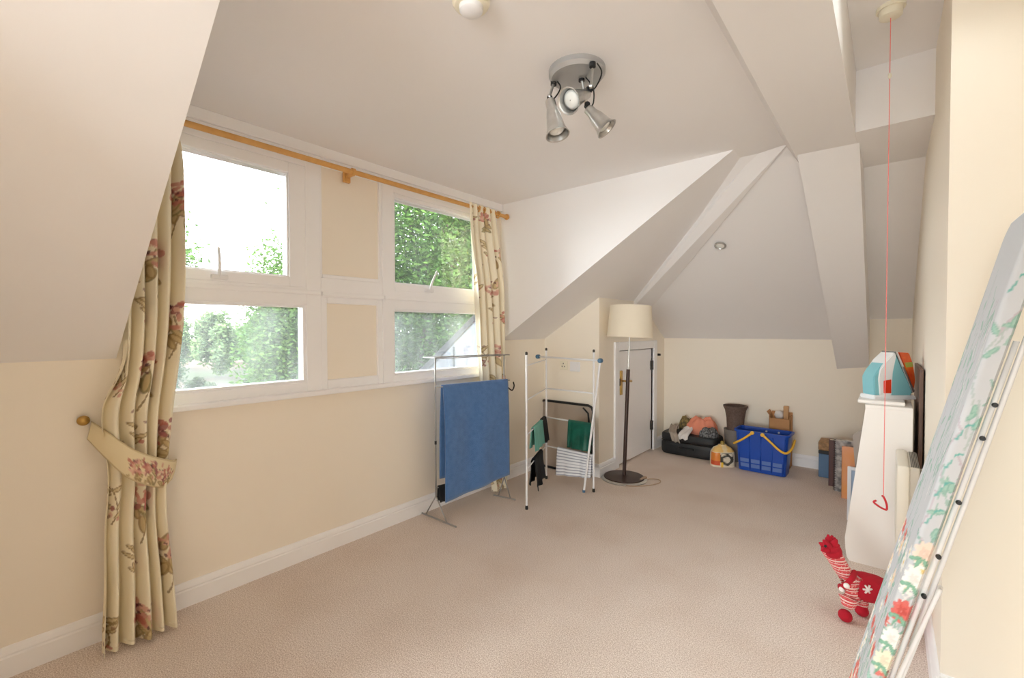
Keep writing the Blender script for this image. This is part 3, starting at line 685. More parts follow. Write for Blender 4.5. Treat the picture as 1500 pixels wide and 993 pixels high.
G().tube([(fx1 - .10, tl(fz1 - .03) - .012, fz1 - .025), (fx1 - .045, tl(fz1 - .06) - .012, fz1 - .07), (fx1 - .03, tl(fz1 - .15) - .012, fz1 - .18)], .008).build('corner_brace', M_BLACK, fs, smooth=True)
M_GREEN = mat('dark_green_satin', (18, 76, 62), .35, noise=(14, .8, (34, 104, 88)))
drape('green_top', M_GREEN, L1 + (R1 - L1) * .50 + zz * .56, L1 + (R1 - L1) * .98 + zz * .56, .245, .20, off=.012, nu=26, nv=34, wave=.006, thick=.003, seed=9,
      label='dark green satin top hung on the middle rung of the white airer', cat='top')

# ------------------------------------------------------------------ far corner: suitcase, clothes, bottle, bins, basket, box
M_CASE = mat('black_suitcase_fabric', (26, 26, 28), .5, bump=(90, .2, .003), noise=(40, .3, (40, 40, 42)))
sA, sB = PZ(962, 664), PZ(1045, 672); sA[0] = max(sA[0], DX + .03)
ang = math.atan2(sB[1] - sA[1], sB[0] - sA[0]) * .6; Ls = .60
zc_ = PY(985, 625, sA[1])[2]
cs = thing('suitcase', ((sA + sB) / 2) + np.array([0, .14, 0]), 'black soft suitcase lying flat by the small door', 'suitcase')
cc = np.array([sA[0] + Ls / 2, (sA[1] + sB[1]) / 2 + .13, 0]); HS = .225
cc[1] = min(cc[1], BY - .19)
rot = rotz(.0, cc)
def sup(hx, hy, z0, z1, n=40, m=6, pw=5):
    pts = []
    for i in range(m + 1):
        t = i / m; z = z0 + (z1 - z0) * t; ins = 1 - .05 * (abs(2 * t - 1) ** 6)
        pts.append([(cc[0] + hx * ins * np.sign(math.cos(a)) * abs(math.cos(a)) ** (2 / pw), cc[1] + hy * ins * np.sign(math.sin(a)) * abs(math.sin(a)) ** (2 / pw), z) for a in np.linspace(0, 2 * math.pi, n, endpoint=False)])
    g = G().grid(pts, wrap=True); k = len(g.v)
    g.f += [tuple(range(n))[::-1], tuple(range(k - n, k))]; return g
sup(Ls / 2, .155, 0.004, HS * .62).xf(rot).build('suitcase_shell', M_CASE, cs, smooth='auto')
sup(Ls / 2 * .99, .153, HS * .645, HS).xf(rot).build('suitcase_lid', M_CASE, cs, smooth='auto')
sup(Ls / 2 * 1.004, .157, HS * .60, HS * .66, m=2).xf(rot).build('zip', M_DARKMETAL, cs, smooth='auto')
G().tube(smoothpts([(cc[0] - .07, cc[1] - .15, HS * .4), (cc[0] - .06, cc[1] - .18, HS * .4), (cc[0] + .06, cc[1] - .18, HS * .4), (cc[0] + .07, cc[1] - .15, HS * .4)]), .009).build('handle', M_BLACK, cs, smooth=True)
def heap(name, m, c, rx_, ry_, h, seed, base=HS, lump=.20, ang=0, **k):
    """a crumpled garment: soft lens-shaped pile with folds"""
    rn = np.random.RandomState(seed); n, mm_ = 40, 14; ph = rn.uniform(0, 6.28, 8); pts = []
    for i in range(mm_ + 1):
        t = i / mm_; row = []
        for a in np.linspace(0, 2 * math.pi, n, endpoint=False):
            edge = 1 + .16 * math.sin(2 * a + ph[0]) + .10 * math.sin(3 * a + ph[1]) + .06 * math.sin(7 * a + ph[2])
            r_ = math.sin(t * math.pi / 2) * edge
            x, y = r_ * math.cos(a), r_ * math.sin(a)
            f = lump * (math.sin(5 * x + 3 * y + ph[3]) * .5 + .35 * math.sin(9 * y - 4 * x + ph[4]) + .2 * math.sin(15 * x + 8 * y + ph[5]))
            z = h * max(0, math.cos(t * math.pi / 2)) ** .5 * (1 + f) + .004
            X_, Y_ = x * rx_, y * ry_
            row.append((c[0] + X_ * math.cos(ang) - Y_ * math.sin(ang), c[1] + X_ * math.sin(ang) + Y_ * math.cos(ang), base + (z if t < 1 else 0.001)))
        pts.append(row)
    g = G().grid(pts, wrap=True); q = len(g.v); g.f += [tuple(range(q - n, q))]
    return g.build(name, m, smooth=True, **k)
M_PEACH = mat('peach_jersey', (236, 150, 122), .9, noise=(9, .4, (222, 130, 104)), bump=(30, .25, .01))
M_GREYC = mat('grey_linen', (168, 156, 144), .9, bump=(30, .3, .01)); M_WHITEC = mat('white_cotton', (226, 222, 220), .9, bump=(30, .3, .01))
M_PATT = mat('dark_patterned_cloth', (58, 56, 52), .85, noise=(30, .9, (176, 152, 92)), bump=(30, .3, .01)); M_LACE = mat('black_and_white_print', (34, 34, 36), .85, noise=(60, .9, (150, 150, 152)), bump=(40, .3, .01))
def hang(name, m, x0, x1, wid_, y_back, over, lift, seed, **k):
    """garment lying on the suitcase lid and hanging over its front edge"""
    yf = cc[1] - .158; P_ = [(cc[1] + y_back, HS + .004), (cc[1] + y_back - .03, HS + lift), (cc[1] - .05, HS + lift * .7), (yf + .02, HS + .016), (yf - .010, HS - .006), (yf - .014, HS - over)]
    pp = smoothpts([np.array([0, a, b]) for a, b in P_], 7); n_ = len(pp); pts = []
    for i_, p in enumerate(pp):
        t = i_ / (n_ - 1)
        pts.append([np.array([cc[0] + x0 + (x1 - x0) * t + wid_ * (u - .5), p[1] - .006 * (1 + math.sin(u * 14 + seed)), p[2] + .007 * (1 + math.sin(u * 11 + t * 6 + seed))]) for u in np.linspace(0, 1, 16)])
    return G().grid(pts).build(name, m, smooth=True, solid=.005, **k)
hang('grey_jumper', M_GREYC, -.23, -.10, .085, .10, .085, .05, 1, label='grey garment trailing over the front of the black suitcase', cat='garment')
heap('patterned_scarf', M_PATT, cc + (-.10, .11, 0), .07, .035, .14, 2, label='dark yellow-flecked scarf heaped on the black suitcase', cat='scarf')
hang('white_shirt', M_WHITEC, -.02, -.035, .10, .02, .045, .06, 3, label='crumpled white shirt beside the peach top on the suitcase', cat='shirt')
heap('black_print_top', M_LACE, cc + (.20, -.06, 0), .085, .07, .09, 4, label='black and white print top crumpled on the suitcase end', cat='top')
heap('peach_top', M_PEACH, cc + (.10, .04, 0), .135, .095, .165, 7, base=HS, label='peach coloured jersey top heaped highest on the black suitcase', cat='top')

# detergent bottle
bp = PZ(1058, 681.5); db = float((bp - CAM) @ FW); k_ = db / F; H_ = (681.5 - 652) * k_
bt = thing('detergent_bottle', bp, 'cream plastic detergent bottle with heart shaped print beside blue basket', 'bottle')
hw = 16.5 * k_
prof = [(1, 0), (1.0, .01), (.98, H_ * .55), (.94, H_ * .72), (.72, H_ * .9), (.36, H_), (.34, H_ + .01)]
vr = RT * [1, 1, 0]; vr = vr / np.linalg.norm(vr); vf = np.array([vr[1], -vr[0], 0])
pts = []; cols = []
MZ = 50; NA = 90
for i in range(MZ + 1):
    z = (H_ + .01) * i / MZ; s_ = np.interp(z, [p[1] for p in prof], [p[0] for p in prof]); row = []
    for j in range(NA):
        a = 2 * math.pi * j / NA; ca, sa2 = math.cos(a), math.sin(a)
        x = hw * s_ * np.sign(ca) * abs(ca) ** .6; y = hw * .62 * (s_ * .7 + .3 * min(1, s_)) * np.sign(sa2) * abs(sa2) ** .6
        row.append(bp + vr * x + vf * y + np.array([0, 0, z])); u, v2 = x / hw, z / H_
        c = (232, 222, 200)
        if y > 0:
            d1 = abs(math.hypot((abs(u - .15) - .28) / .34, (v2 - .52) / .2) - 1)
            if .08 < v2 < .68 and u > -.6:
                hx, hz = (u - .12) / .62, (v2 - .36) / .32
                f = (hx * hx + hz * hz - .62) ** 3 - hx * hx * hz ** 3
                if abs(f) < .055: c = (72, 70, 62)
            if u < -.45 and .1 < v2 < .7: c = (232, 140, 60) if v2 > .3 else (214, 90, 50)
            if v2 > .72: c = (236, 196, 120) if abs(u) > .2 else (236, 214, 170)
            if -.42 < u < -.15 and v2 < .25: c = (240, 196, 60)
        cols.append(lin(c))
    pts.append(row)
g = G().grid(pts, wrap=True); q = len(g.v); g.f += [tuple(range(NA))[::-1], tuple(range(q - NA, q))]
g.build('bottle_body', mat('printed_bottle_plastic', (232, 222, 200), .35, vcol=True), bt, smooth='auto', paint=np.array(cols))
G().lathe([(.019, H_ + .008), (.019, H_ + .035), (.015, H_ + .04)], bp, seg=18).build('cap', mat('olive_yellow_cap', (150, 130, 60), .4), bt, smooth='auto')

# tall flared bin standing in a grey pot
M_WICKER = mat('brown_woven_bin', (112, 92, 82), .7, noise=(60, .7, (84, 68, 60)), bump=(120, .6, .006)); M_POT = mat('grey_pot', (136, 128, 122), .6, noise=(20, .3, (120, 112, 106)))
vb = PY(1077, 640, 5.02); vb[2] = 0; dv = float((vb - CAM) @ FW); kv = dv / F
zf = lambda y: at(1077, y, dv)[2]
G().lathe([(.001, .004), (11 * kv, .0), (12 * kv, .01), (15 * kv, zf(628) - .03), (15.5 * kv, zf(628)), (14.3 * kv, zf(628)), (13 * kv, zf(640)), (.001, zf(640))], vb, seg=36, cap=False).build('grey_pot', M_POT, smooth='auto', label='squat grey pot under the tall brown bin by back wall', cat='pot')
G().lathe([(.001, zf(640) + .004), (10 * kv, zf(640) + .003), (11 * kv, zf(632)), (12 * kv, zf(612)), (14 * kv, zf(600)), (16.5 * kv, zf(595)), (16.5 * kv, zf(593.5)), (14.5 * kv, zf(593.5)), (12.5 * kv, zf(602)), (9.5 * kv, zf(634)), (.001, zf(636))], vb, seg=36, cap=False).build('woven_bin', M_WICKER, smooth='auto', label='tall brown flared bin standing in the grey pot', cat='bin')

# blue plastic basket with two yellow handles
M_BLUE = mat('blue_plastic', (22, 76, 178), .35, spec=.5); M_YEL = mat('yellow_plastic', (240, 190, 66), .4)
k0, k1 = PZ(1081, 687), PZ(1150, 700); kd = float((k0 - CAM) @ FW)
ex = (k1 - k0); Lb = np.linalg.norm(ex); ex = ex / Lb; ey = np.array([-ex[1], ex[0], 0]); Db = .20
kc = (k0 + k1) / 2 + ey * Db / 2; zr = at(1113, 628, kd)[2] * 1.0
bk = thing('shopping_basket', kc, 'blue plastic basket with two yellow handles by the back wall', 'basket')
def rrect(hx, hy, z, r_, n=8):
    out = []
    for qx, qy, a0_ in ((1, 1, 0), (-1, 1, 90), (-1, -1, 180), (1, -1, 270)):
        for i in range(n):
            a = math.radians(a0_ + 90 * i / (n - 1)); out.append(kc + ex * (qx * (hx - r_) + r_ * math.cos(a)) + ey * (qy * (hy - r_) + r_ * math.sin(a)) + np.array([0, 0, z]))
    return out
def rl_(t): return Lb / 2 * (1 + .13 * t), Db / 2 * (1 + .13 * t)
ts = [0, .04, .15, .4, .7, .95]
pts = [rrect(*[q * .9 for q in rl_(0)], .0, .03)] + [rrect(*rl_(t), max(.004, zr * t), .035) for t in ts] + [rrect(rl_(.95)[0] + .014, rl_(.95)[1] + .014, zr * .955, .045), rrect(rl_(1)[0] + .014, rl_(1)[1] + .014, zr, .045), rrect(rl_(1)[0] - .004, rl_(1)[1] - .004, zr, .04), rrect(rl_(.9)[0] - .006, rl_(.9)[1] - .006, zr * .9, .03), rrect(rl_(.05)[0] - .006, rl_(.05)[1] - .006, .012, .03)]
g = G().grid(pts, wrap=True); q = len(pts[0]); g.f += [tuple(range(q))[::-1], tuple(range(len(g.v) - q, len(g.v)))]
bb = g.build('basket_shell', M_BLUE, bk, smooth='auto')
rim_c = lambda sx, sy: kc + ex * (rl_(1)[0] * sx) + ey * ((rl_(1)[1] + .018) * sy) + np.array([0, 0, zr * .9])
# lattice windows low on the near side
M_LAT = mat('pale_blue_lattice', (96, 126, 190), .5)
for i in range(4):
    u0 = -.86 + i * .45
    for j in range(2):
        t0, t1 = .10 + j * .12, .19 + j * .12
        hx0, hy0 = rl_(t0); hx1, hy1 = rl_(t1)
        a, b = kc + ex * hx0 * u0 - ey * (hy0 + .0025) + np.array([0, 0, zr * t0]), kc + ex * hx0 * (u0 + .36) - ey * (hy0 + .0025) + np.array([0, 0, zr * t0])
        c, d = kc + ex * hx1 * (u0 + .36) - ey * (hy1 + .0025) + np.array([0, 0, zr * t1]), kc + ex * hx1 * u0 - ey * (hy1 + .0025) + np.array([0, 0, zr * t1])
        G().add([a, b, c, d], [(0, 1, 2, 3)]).build('lattice_panel', M_LAT, bb, solid=.003)
for i in range(5):
    u0 = -.9 + i * .45
    a, b = [kc + ex * rl_(t)[0] * u0 - ey * (rl_(t)[1] + .002) + np.array([0, 0, zr * t]) for t in (.06, .9)]
    G().tube([a, b], .005, 6).build('rib', M_BLUE, bb, smooth=True)
hzz = np.array([0, 0, 1.0])
def pk(x, y, off_): # pixel on the near face of the basket, moved out by off_
    q_ = ray(x, y); n_ = -ey; p0_ = kc - ey * (rl_(.9)[1] + off_); return CAM + q_ * (((p0_ - CAM) @ n_) / (q_ @ n_))
for path, lab in (([(1102, 634), (1088, 643), (1075, 650), (1069, 652)], 0), ([(1117, 637), (1130, 649), (1142, 660), (1152, 664), (1159, 659), (1161, 650)], 1)):
    P_ = [pk(x, y, .022) for x, y in path]
    if lab == 0: P_[-2:] = [kc - ex * (rl_(.9)[0] + .012) - ey * rl_(.9)[1] * .85 + hzz * P_[-2][2], kc - ex * (rl_(.9)[0] + .03) + hzz * (P_[-1][2] + .005)]
    else: P_[-2:] = [kc + ex * (rl_(.9)[0] + .025) - ey * rl_(.9)[1] * .7 + hzz * P_[-2][2], kc + ex * (rl_(.9)[0] + .03) + ey * .02 + hzz * P_[-1][2]]
    hd = G().tube(smoothpts(P_, 8), .0105, 10).build('handle', M_YEL, bk, smooth=True)
    G().lathe([(.016, -.012), (.017, .0), (.016, .008)], P_[0], ey, 14).build('handle_pivot', M_YEL, hd, smooth='auto')
for x, y in ((1116, 628), (1132, 629)):
    q_ = kc + ex * ((x - 1116) * kd / F) + ey * (rl_(.93)[1] - .009) + hzz * zr * .93
    G().lathe([(.009, -.004), (.009, .004)], q_, ey, 12).build('rivet', M_ENAMEL, bb, smooth='auto')

# open cardboard box behind the basket
M_CARD = mat('brown_cardboard', (196, 146, 100), .85, noise=(10, .3, (182, 132, 88)), bump=(80, .1, .002))
x0, x1 = PY(1127, 620, 5.05)[0], PY(1158, 620, 5.05)[0]; zt_ = PY(1140, 608, 5.05)[2]
cbx = thing('cardboard_box', ((x0 + x1) / 2, 5.1, 0), 'open brown cardboard box standing behind the blue basket', 'box')
g = G().box((x0, 5.03, 0), (x0 + .005, 5.17, zt_)).box((x1 - .005, 5.03, 0), (x1, 5.17, zt_)).box((x0, 5.03, 0), (x1, 5.035, zt_ - .03)).box((x0, 5.165, 0), (x1, 5.17, zt_ + .02)).box((x0, 5.03, 0), (x1, 5.17, .006))
g.build('box_body', M_CARD, cbx)
G().add([(x0, 5.03, zt_), (x0, 5.17, zt_), (x0 - .02, 5.17, zt_ + .035), (x0 - .02, 5.03, zt_ + .03)], [(0, 1, 2, 3)]).build('flap', M_CARD, cbx, solid=.004)
xs_ = PY(1152, 600, 5.1)[0]; zs_ = PY(1152, 595, 5.1)[2]
G().box((xs_ - .025, 5.09, .008), (xs_ + .018, 5.12, zs_), .004).build('wood_offcut', mat('bare_wood', (204, 160, 112), .6, noise=(20, .4, (188, 142, 96))), label='short wooden slat standing up out of the cardboard box', cat='wood')
G().lathe([(.001, zt_ - .05), (.03, zt_ - .045), (.045, zt_ - .01), (.035, zt_ + .025), (.001, zt_ + .035)], (PY(1141, 605, 5.1)[0], 5.12, 0), seg=18, cap=False).build('paper_ball', M_WHITEC, label='crumpled white paper showing over the cardboard box rim', cat='paper', smooth=True)

# ------------------------------------------------------------------ right side: bookcase, books, iron, heater
M_MELA = mat('white_melamine', (242, 238, 234), .4, noise=(3, .2, (236, 232, 228)))
YB = 3.25; ztop = PY(1300, 600, YB)[2]; xtl = PY(1268, 596, YB)[0]; xbl = PY(1238, 795, YB)[0]; XBK = .105; YBE = 3.85
bc = thing('bookcase', (0, (YB + YBE) / 2, 0), 'low white bookcase with sloping front against the right wall', 'bookcase')
poly = [(xbl + .02, 0), (XBK, 0), (XBK, ztop), (xtl, ztop), (xbl - .002, .13), (xbl + .002, .06), (xbl + .008, .02)]
for y in (YB, YBE - .018): G().prism(poly, 1, y, y + .018).build('side_panel', M_MELA, bc)
fx = lambda z: xbl + (xtl - xbl) * max(0, z - .1) / (ztop - .1)
for z in (.06, .34, .62): G().box((fx(z) + .012, YB + .018, z), (XBK - .008, YBE - .018, z + .018)).build('shelf', M_MELA, bc)
G().box((XBK - .008, YB + .018, .0), (XBK, YBE - .018, ztop)).build('back_panel', M_MELA, bc)
G().box((xtl - .002, YB + .0, ztop), (XBK, YBE, ztop + .018), .002).build('top', M_MELA, bc)
tz2 = ztop + .018
tr_x = PY(1257, 581, YB + .1)[0]
G().box((tr_x, YB + .05, tz2), (.075, YB + .36, tz2 + .022), .006).build('iron_tray', M_MELA, label='flat white tray under the iron on the white bookcase', cat='tray')
# steam iron standing on its heel
iy = YB + .2; dI = float((np.array([0, iy, tz2]) - CAM) @ FW); izb = tz2 + .022
M_TEALP = mat('teal_iron_plastic', (134, 196, 206), .3); M_WHITEP = mat('white_iron_plastic', (238, 240, 242), .3); M_REDP = mat('red_orange_tank', (206, 70, 36), .15, noise=(14, .8, (232, 124, 52))); M_CHR = mat('chrome', (210, 212, 214), .15, .9)
ir = thing('steam_iron', at(1300, 583, dI) * [1, 1, 0] + np.array([0, 0, izb]), 'white and teal steam iron with red tank on white bookcase', 'iron')
zoff = izb - at(1300, 584, dI)[2]
vh = FW * [1, 1, 0]; vh = vh / np.linalg.norm(vh)
def irpart(name, px, hw_, m, bev=.004, parent=ir):
    bm = bmesh.new(); c = [at(x, y, dI) + np.array([0, 0, zoff]) for x, y in px]
    A_ = [bm.verts.new(p - vh * hw_) for p in c]; B_ = [bm.verts.new(p + vh * hw_) for p in c]; n_ = len(c)
    bm.faces.new(A_); bm.faces.new(B_[::-1])
    for i in range(n_): bm.faces.new((A_[i], B_[i], B_[(i + 1) % n_], A_[(i + 1) % n_]))
    bmesh.ops.recalc_face_normals(bm, faces=bm.faces[:])
    bmesh.ops.bevel(bm, geom=bm.edges[:], offset=bev, segments=2, affect='EDGES')
    bm.verts.index_update(); g = G().add([v_.co for v_ in bm.verts], [[v_.index for v_ in f_.verts] for f_ in bm.faces]); bm.free()
    return g.build(name, m, parent, smooth='auto')
irpart('heel', [(1270, 584), (1270, 578), (1329, 578), (1331, 584)], .055, M_WHITEP)
irpart('body', [(1272, 578), (1271, 552), (1278, 540), (1291, 526), (1302, 517), (1326, 572), (1325, 578)], .045, M_TEALP)
irpart('shell', [(1279, 578), (1277, 554), (1279, 541), (1289, 527), (1301, 516), (1303, 522), (1298, 545), (1296, 578)], .050, M_WHITEP)
irpart('tank_window', [(1284, 575), (1284, 557), (1295, 555), (1295, 575)], .053, mat('red_iron_window', (218, 62, 34), .2), .002)
irpart('soleplate', [(1301, 515), (1304, 515), (1329, 572), (1326, 575)], .052, M_CHR, .002)
irpart('tank', [(1306, 516), (1322, 517), (1328, 534), (1331, 556), (1329, 570)], .047, M_REDP)
irpart('tank_label', [(1315, 531), (1326, 530), (1327, 537), (1317, 538)], .049, mat('lime_label', (150, 160, 70), .5), .001)
q0_ = at(1329, 572, dI) + np.array([0, 0, zoff])
G().tube(smoothpts([q0_, q0_ + RT * .02 + (0, 0, .012), q0_ + RT * .026 - (0, 0, .005), q0_ + RT * .015 - (0, 0, .03), q0_ + RT * .0 - vh * .05 - (0, 0, .042)]), .004).build('flex', M_BLACK, ir, smooth=True)
# brown board between the bookcase and the wall
G().box((.130, 3.30, 0), (.148, 3.92, PY(1344, 541, 3.3)[2]), .003).build('wooden_board', mat('dark_brown_board', (104, 78, 66), .5, noise=(8, .5, (84, 62, 52))), label='tall brown board slotted between bookcase and right wall', cat='board')
# panel heater on the right wall
ht = thing('panel_heater', (.1, 2.92, .28), 'cream wall mounted electric panel heater beside the white bookcase', 'heater')
zh = PY(1316, 681, 2.78)[2]
M_HEAT = mat('cream_heater_steel', (226, 220, 206), .4); M_HEAT2 = mat('grey_heater_back', (196, 190, 178), .5)
G().box((.035, 2.78, .30), (.082, 3.16, zh), .012).build('front_casing', M_HEAT, ht, smooth='auto')
G().box((.080, 2.79, .31), (.118, 3.15, zh - .006), .006).build('rear_casing', M_HEAT2, ht)
for y in (2.85, 3.08): G().box((.116, y, .36), (RX, y + .03, zh - .08)).build('bracket', M_HEAT2, ht)
for k in range(5): G().box((.088 + k * .006, 2.80, zh - .008), (.091 + k * .006, 3.14, zh - .004)).build('grille_slot', M_DARKMETAL, ht)
# books, frames and a storage box on the floor beyond the bookcase
def slab(name, Y, th, pxl, pxr, ytop, m, label, cat, edge=None, xr=None):
    z1 = PY((pxl + pxr) / 2, ytop, Y)[2]; x0 = PY(pxl, ytop + 30, Y)[0]; x1 = PY(pxr, ytop + 30, Y)[0] if xr is None else xr
    root = thing(name, ((x0 + x1) / 2, Y + th / 2, 0), label, cat)
    return root, x0, x1, z1
t_, x0, x1, z1 = slab('storage_box', 4.93, .20, 1199, 1222, 648, None, 'small blue storage box with tan woven top by the back baseboard', 'box')
G().box((x0, 4.93, 0), (x1, 5.13, z1 * .66), .006).build('box_body', mat('slate_blue_card', (96, 128, 164), .6, noise=(9, .4, (78, 108, 144))), t_)
G().box((x0 - .002, 4.928, z1 * .66), (x1 + .002, 5.132, z1 * .76), .003).build('band', M_BLACK, t_)
G().box((x0 - .004, 4.926, z1 * .76), (x1 + .004, 5.134, z1), .008).build('lid', mat('tan_woven_lid', (186, 146, 104), .7, noise=(40, .8, (120, 92, 66)), bump=(90, .5, .004)), t_)
def book(name, Y, th, pxl, ytop, cover, pages, label, xr=.05, spine=True, cat='book'):
    t_, x0, x1, z1 = slab(name, Y, th, pxl, pxl + 30, ytop, None, label, cat, xr=xr)
    G().box((x0 + .004, Y + .004, .004), (x1 - .004, Y + th - .004, z1 - .004)).build('pages', pages, t_)
    G().box((x0, Y, 0), (x1, Y + .004, z1), .0012).build('front_cover', cover, t_); G().box((x0, Y + th - .004, 0), (x1, Y + th, z1), .0012).build('back_cover', cover, t_)
    if spine: G().box((x0 - .001, Y, 0), (x0 + .004, Y + th, z1), .001).build('spine', cover, t_)
    return t_, x0, x1, z1
M_PAGE = mat('paper_pages', (232, 226, 216), .8, noise=(80, .3, (210, 202, 190)))
book('photo_album', 4.70, .07, 1214, 646, mat('dark_maroon_leatherette', (92, 60, 58), .5), M_PAGE, 'dark maroon album standing next to the blue storage box')
t_, x0, x1, z1 = book('spiral_notebook', 4.58, .05, 1223, 646, mat('grey_print_cover', (196, 192, 190), .6, noise=(30, .9, (96, 96, 100))), M_PAGE, 'large grey spiral bound notebook in front of the maroon album', spine=False, cat='notebook')
for k in range(22):
    z = z1 * (k + .5) / 22
    G().tube([(x0 + .006 + .012 * math.cos(a) - .006, 4.605 + .03 * math.sin(a), z) for a in np.linspace(0, 2 * math.pi, 11)], .002, 5, cap=False).build('wire_ring', M_BLACK, t_)
book('folder', 4.42, .03, 1233, 656, mat('orange_card', (242, 170, 96), .6, noise=(4, .7, (238, 176, 160))), M_PAGE, 'orange and peach card folder leaning by the spiral notebook', cat='folder')
t_, x0, x1, z1 = slab('picture_frame', 3.93, .02, 1241, 1262, 685, None, 'white framed picture with blue mount behind the white bookcase', 'picture', xr=.06)
g = G(); fy0, fy1 = 3.93, 3.952
for a, b, c, d in ((x0, x0 + .022, 0, z1), (x1 - .022, x1, 0, z1), (x0 + .022, x1 - .022, z1 - .022, z1), (x0 + .022, x1 - .022, 0, .022)): g.box((a, fy0, c), (b, fy1, d), .002)
g.build('frame', mat('white_frame', (232, 234, 240), .4), t_)
G().box((x0 + .02, fy0 + .006, .02), (x1 - .02, fy1, z1 - .02)).build('mount', mat('pale_blue_mount', (170, 190, 216), .6), t_)
G().box((x0 + .06, fy0 + .005, .08), (x1 - .06, fy1 - .004, z1 - .08)).build('print', mat('blue_grey_print', (120, 140, 160), .5, noise=(12, .8, (186, 196, 204))), t_)
t_, x0, x1, z1 = slab('tall_folder', 4.20, .012, 1251, 1265, 628, None, 'grey tilted document wallet standing behind the white bookcase', 'folder', xr=.05)
G().prism([(x0 + .03, 0), (x1, 0), (x1, z1 + .02), (x0 + .05, z1), (x0 - .01, z1 - .05)], 1, 4.20, 4.206).build('front_leaf', mat('grey_card', (186, 176, 168), .7), t_)
G().prism([(x0 + .035, 0), (x1, 0), (x1, z1 + .01), (x0 + .06, z1 - .02), (x0 + .004, z1 - .07)], 1, 4.206, 4.214).build('papers', mat('pink_paper', (204, 138, 132), .8), t_)

# ------------------------------------------------------------------ red knitted reindeer toy
t0 = PZ(1240, 908); dT = float((t0 - CAM) @ FW)
def tq(x, y, dd=0): return at(x, y, dT + dd)
toy = thing('reindeer_toy', t0, 'red and white knitted reindeer soft toy on the carpet', 'soft toy')
def knit():
    m = mat('fair_isle_knit', (214, 70, 78), .95, bump=(420, .6, .004)); nt = m.node_tree; N = nt.nodes; L = nt.links; p = N['Principled BSDF']; tc = N['Texture Coordinate']
    sx = N.new('ShaderNodeSeparateXYZ'); L.new(tc.outputs['Object'], sx.inputs[0])
    ml = N.new('ShaderNodeMath'); ml.operation = 'MULTIPLY'; ml.inputs[1].default_value = 34; L.new(sx.outputs[2], ml.inputs[0])
    fr = N.new('ShaderNodeMath'); fr.operation = 'FRACT'; L.new(ml.outputs[0], fr.inputs[0])
    r = N.new('ShaderNodeValToRGB'); r.color_ramp.interpolation = 'CONSTANT'; e = r.color_ramp.elements
    e[0].color = (*lin((226, 96, 98)), 1); e[1].position = .3; e[1].color = (*lin((244, 214, 208)), 1)
    for pos, c in ((.42, (206, 44, 60)), (.6, (240, 170, 160)), (.72, (246, 226, 220)), (.86, (214, 62, 72))):
        k = e.new(pos); k.color = (*lin(c), 1)
    L.new(fr.outputs[0], r.inputs[0])
    ch = N.new('ShaderNodeTexVoronoi'); ch.inputs['Scale'].default_value = 130; L.new(tc.outputs['Object'], ch.inputs['Vector'])
    mx = N.new('ShaderNodeMix'); mx.data_type = 'RGBA'; mx.inputs['B'].default_value = (*lin((246, 222, 214)), 1)
    mr = N.new('ShaderNodeMapRange'); mr.inputs['From Min'].default_value = .25; mr.inputs['From Max'].default_value = .35; mr.inputs['To Min'].default_value = .65; mr.inputs['To Max'].default_value = 0
    L.new(ch.outputs['Distance'], mr.inputs['Value']); L.new(mr.outputs[0], mx.inputs['Factor']); L.new(r.outputs[0], mx.inputs['A']); L.new(mx.outputs['Result'], p.inputs['Base Color'])
    return m
M_KNIT = knit(); M_REDK = mat('red_felt', (180, 18, 42), .95, bump=(300, .5, .004)); M_WHK = mat('white_yarn', (240, 234, 232), .95)
def skin(name, verts, edges, radii, m, parent, root=0):
    me = bpy.data.meshes.new(name); ol = Vector((0, 0, 0)); p = parent
    while p is not None: ol += p.location; p = p.parent
    me.from_pydata([tuple(np.array(v_) - np.array(ol)) for v_ in verts], edges, []); me.update()
    o = bpy.data.objects.new(name, me); COL.objects.link(o); o.parent = parent; me.materials.append(m)
    sk = o.modifiers.new('skin', 'SKIN'); sk.use_smooth_shade = True
    for i, r_ in enumerate(radii):
        me.skin_vertices[0].data[i].radius = (r_, r_)
    me.skin_vertices[0].data[root].use_root = True
    sb2 = o.modifiers.new('sub', 'SUBSURF'); sb2.levels = 2; sb2.render_levels = 2
    dg = bpy.context.evaluated_depsgraph_get(); ev = o.evaluated_get(dg); nm = bpy.data.meshes.new_from_object(ev)
    o.modifiers.clear(); o.data = nm
    nm.polygons.foreach_set('use_smooth', [True] * len(nm.polygons))
    return o
V_ = [tq(1266, 861), tq(1250, 858), tq(1238, 842), tq(1228, 825), tq(1220, 809), tq(1206, 802),
      tq(1244, 876, -.02), tq(1241, 893, -.025), tq(1262, 880, .04), tq(1263, 892, .045), tq(1290, 864), tq(1304, 868),
      tq(1306, 884, -.02), tq(1307, 898, -.02), tq(1312, 882, .04), tq(1313, 890, .045)]
skin('body', V_, [(0, 1), (1, 2), (2, 3), (3, 4), (4, 5), (1, 6), (6, 7), (1, 8), (8, 9), (0, 10), (10, 11), (11, 12), (12, 13), (11, 14), (14, 15)],
     [.050, .044, .036, .034, .042, .026, .034, .032, .030, .028, .056, .046, .034, .030, .032, .028], M_KNIT, toy)
def ball(name, c, r3, m, parent, n=16, sq=1.0):
    pts = [[c + np.array([0, 0, 1]) * r3[2] * math.cos(t) + RT * r3[0] * math.sin(t) * math.cos(a) + vh * r3[1] * math.sin(t) * math.sin(a) for a in np.linspace(0, 2 * math.pi, n, endpoint=False)] for t in np.linspace(.02, math.pi - .02, 10)]
    return G().grid(pts, wrap=True).build(name, m, parent, smooth=True)
for (x, y) in ((1238, 910), (1262, 902), (1307, 912), (1314, 902)):
    q_ = PZ(x, y); ball('boot', np.array([q_[0], q_[1], .027]), (.027, .030, .027), M_REDK, toy)
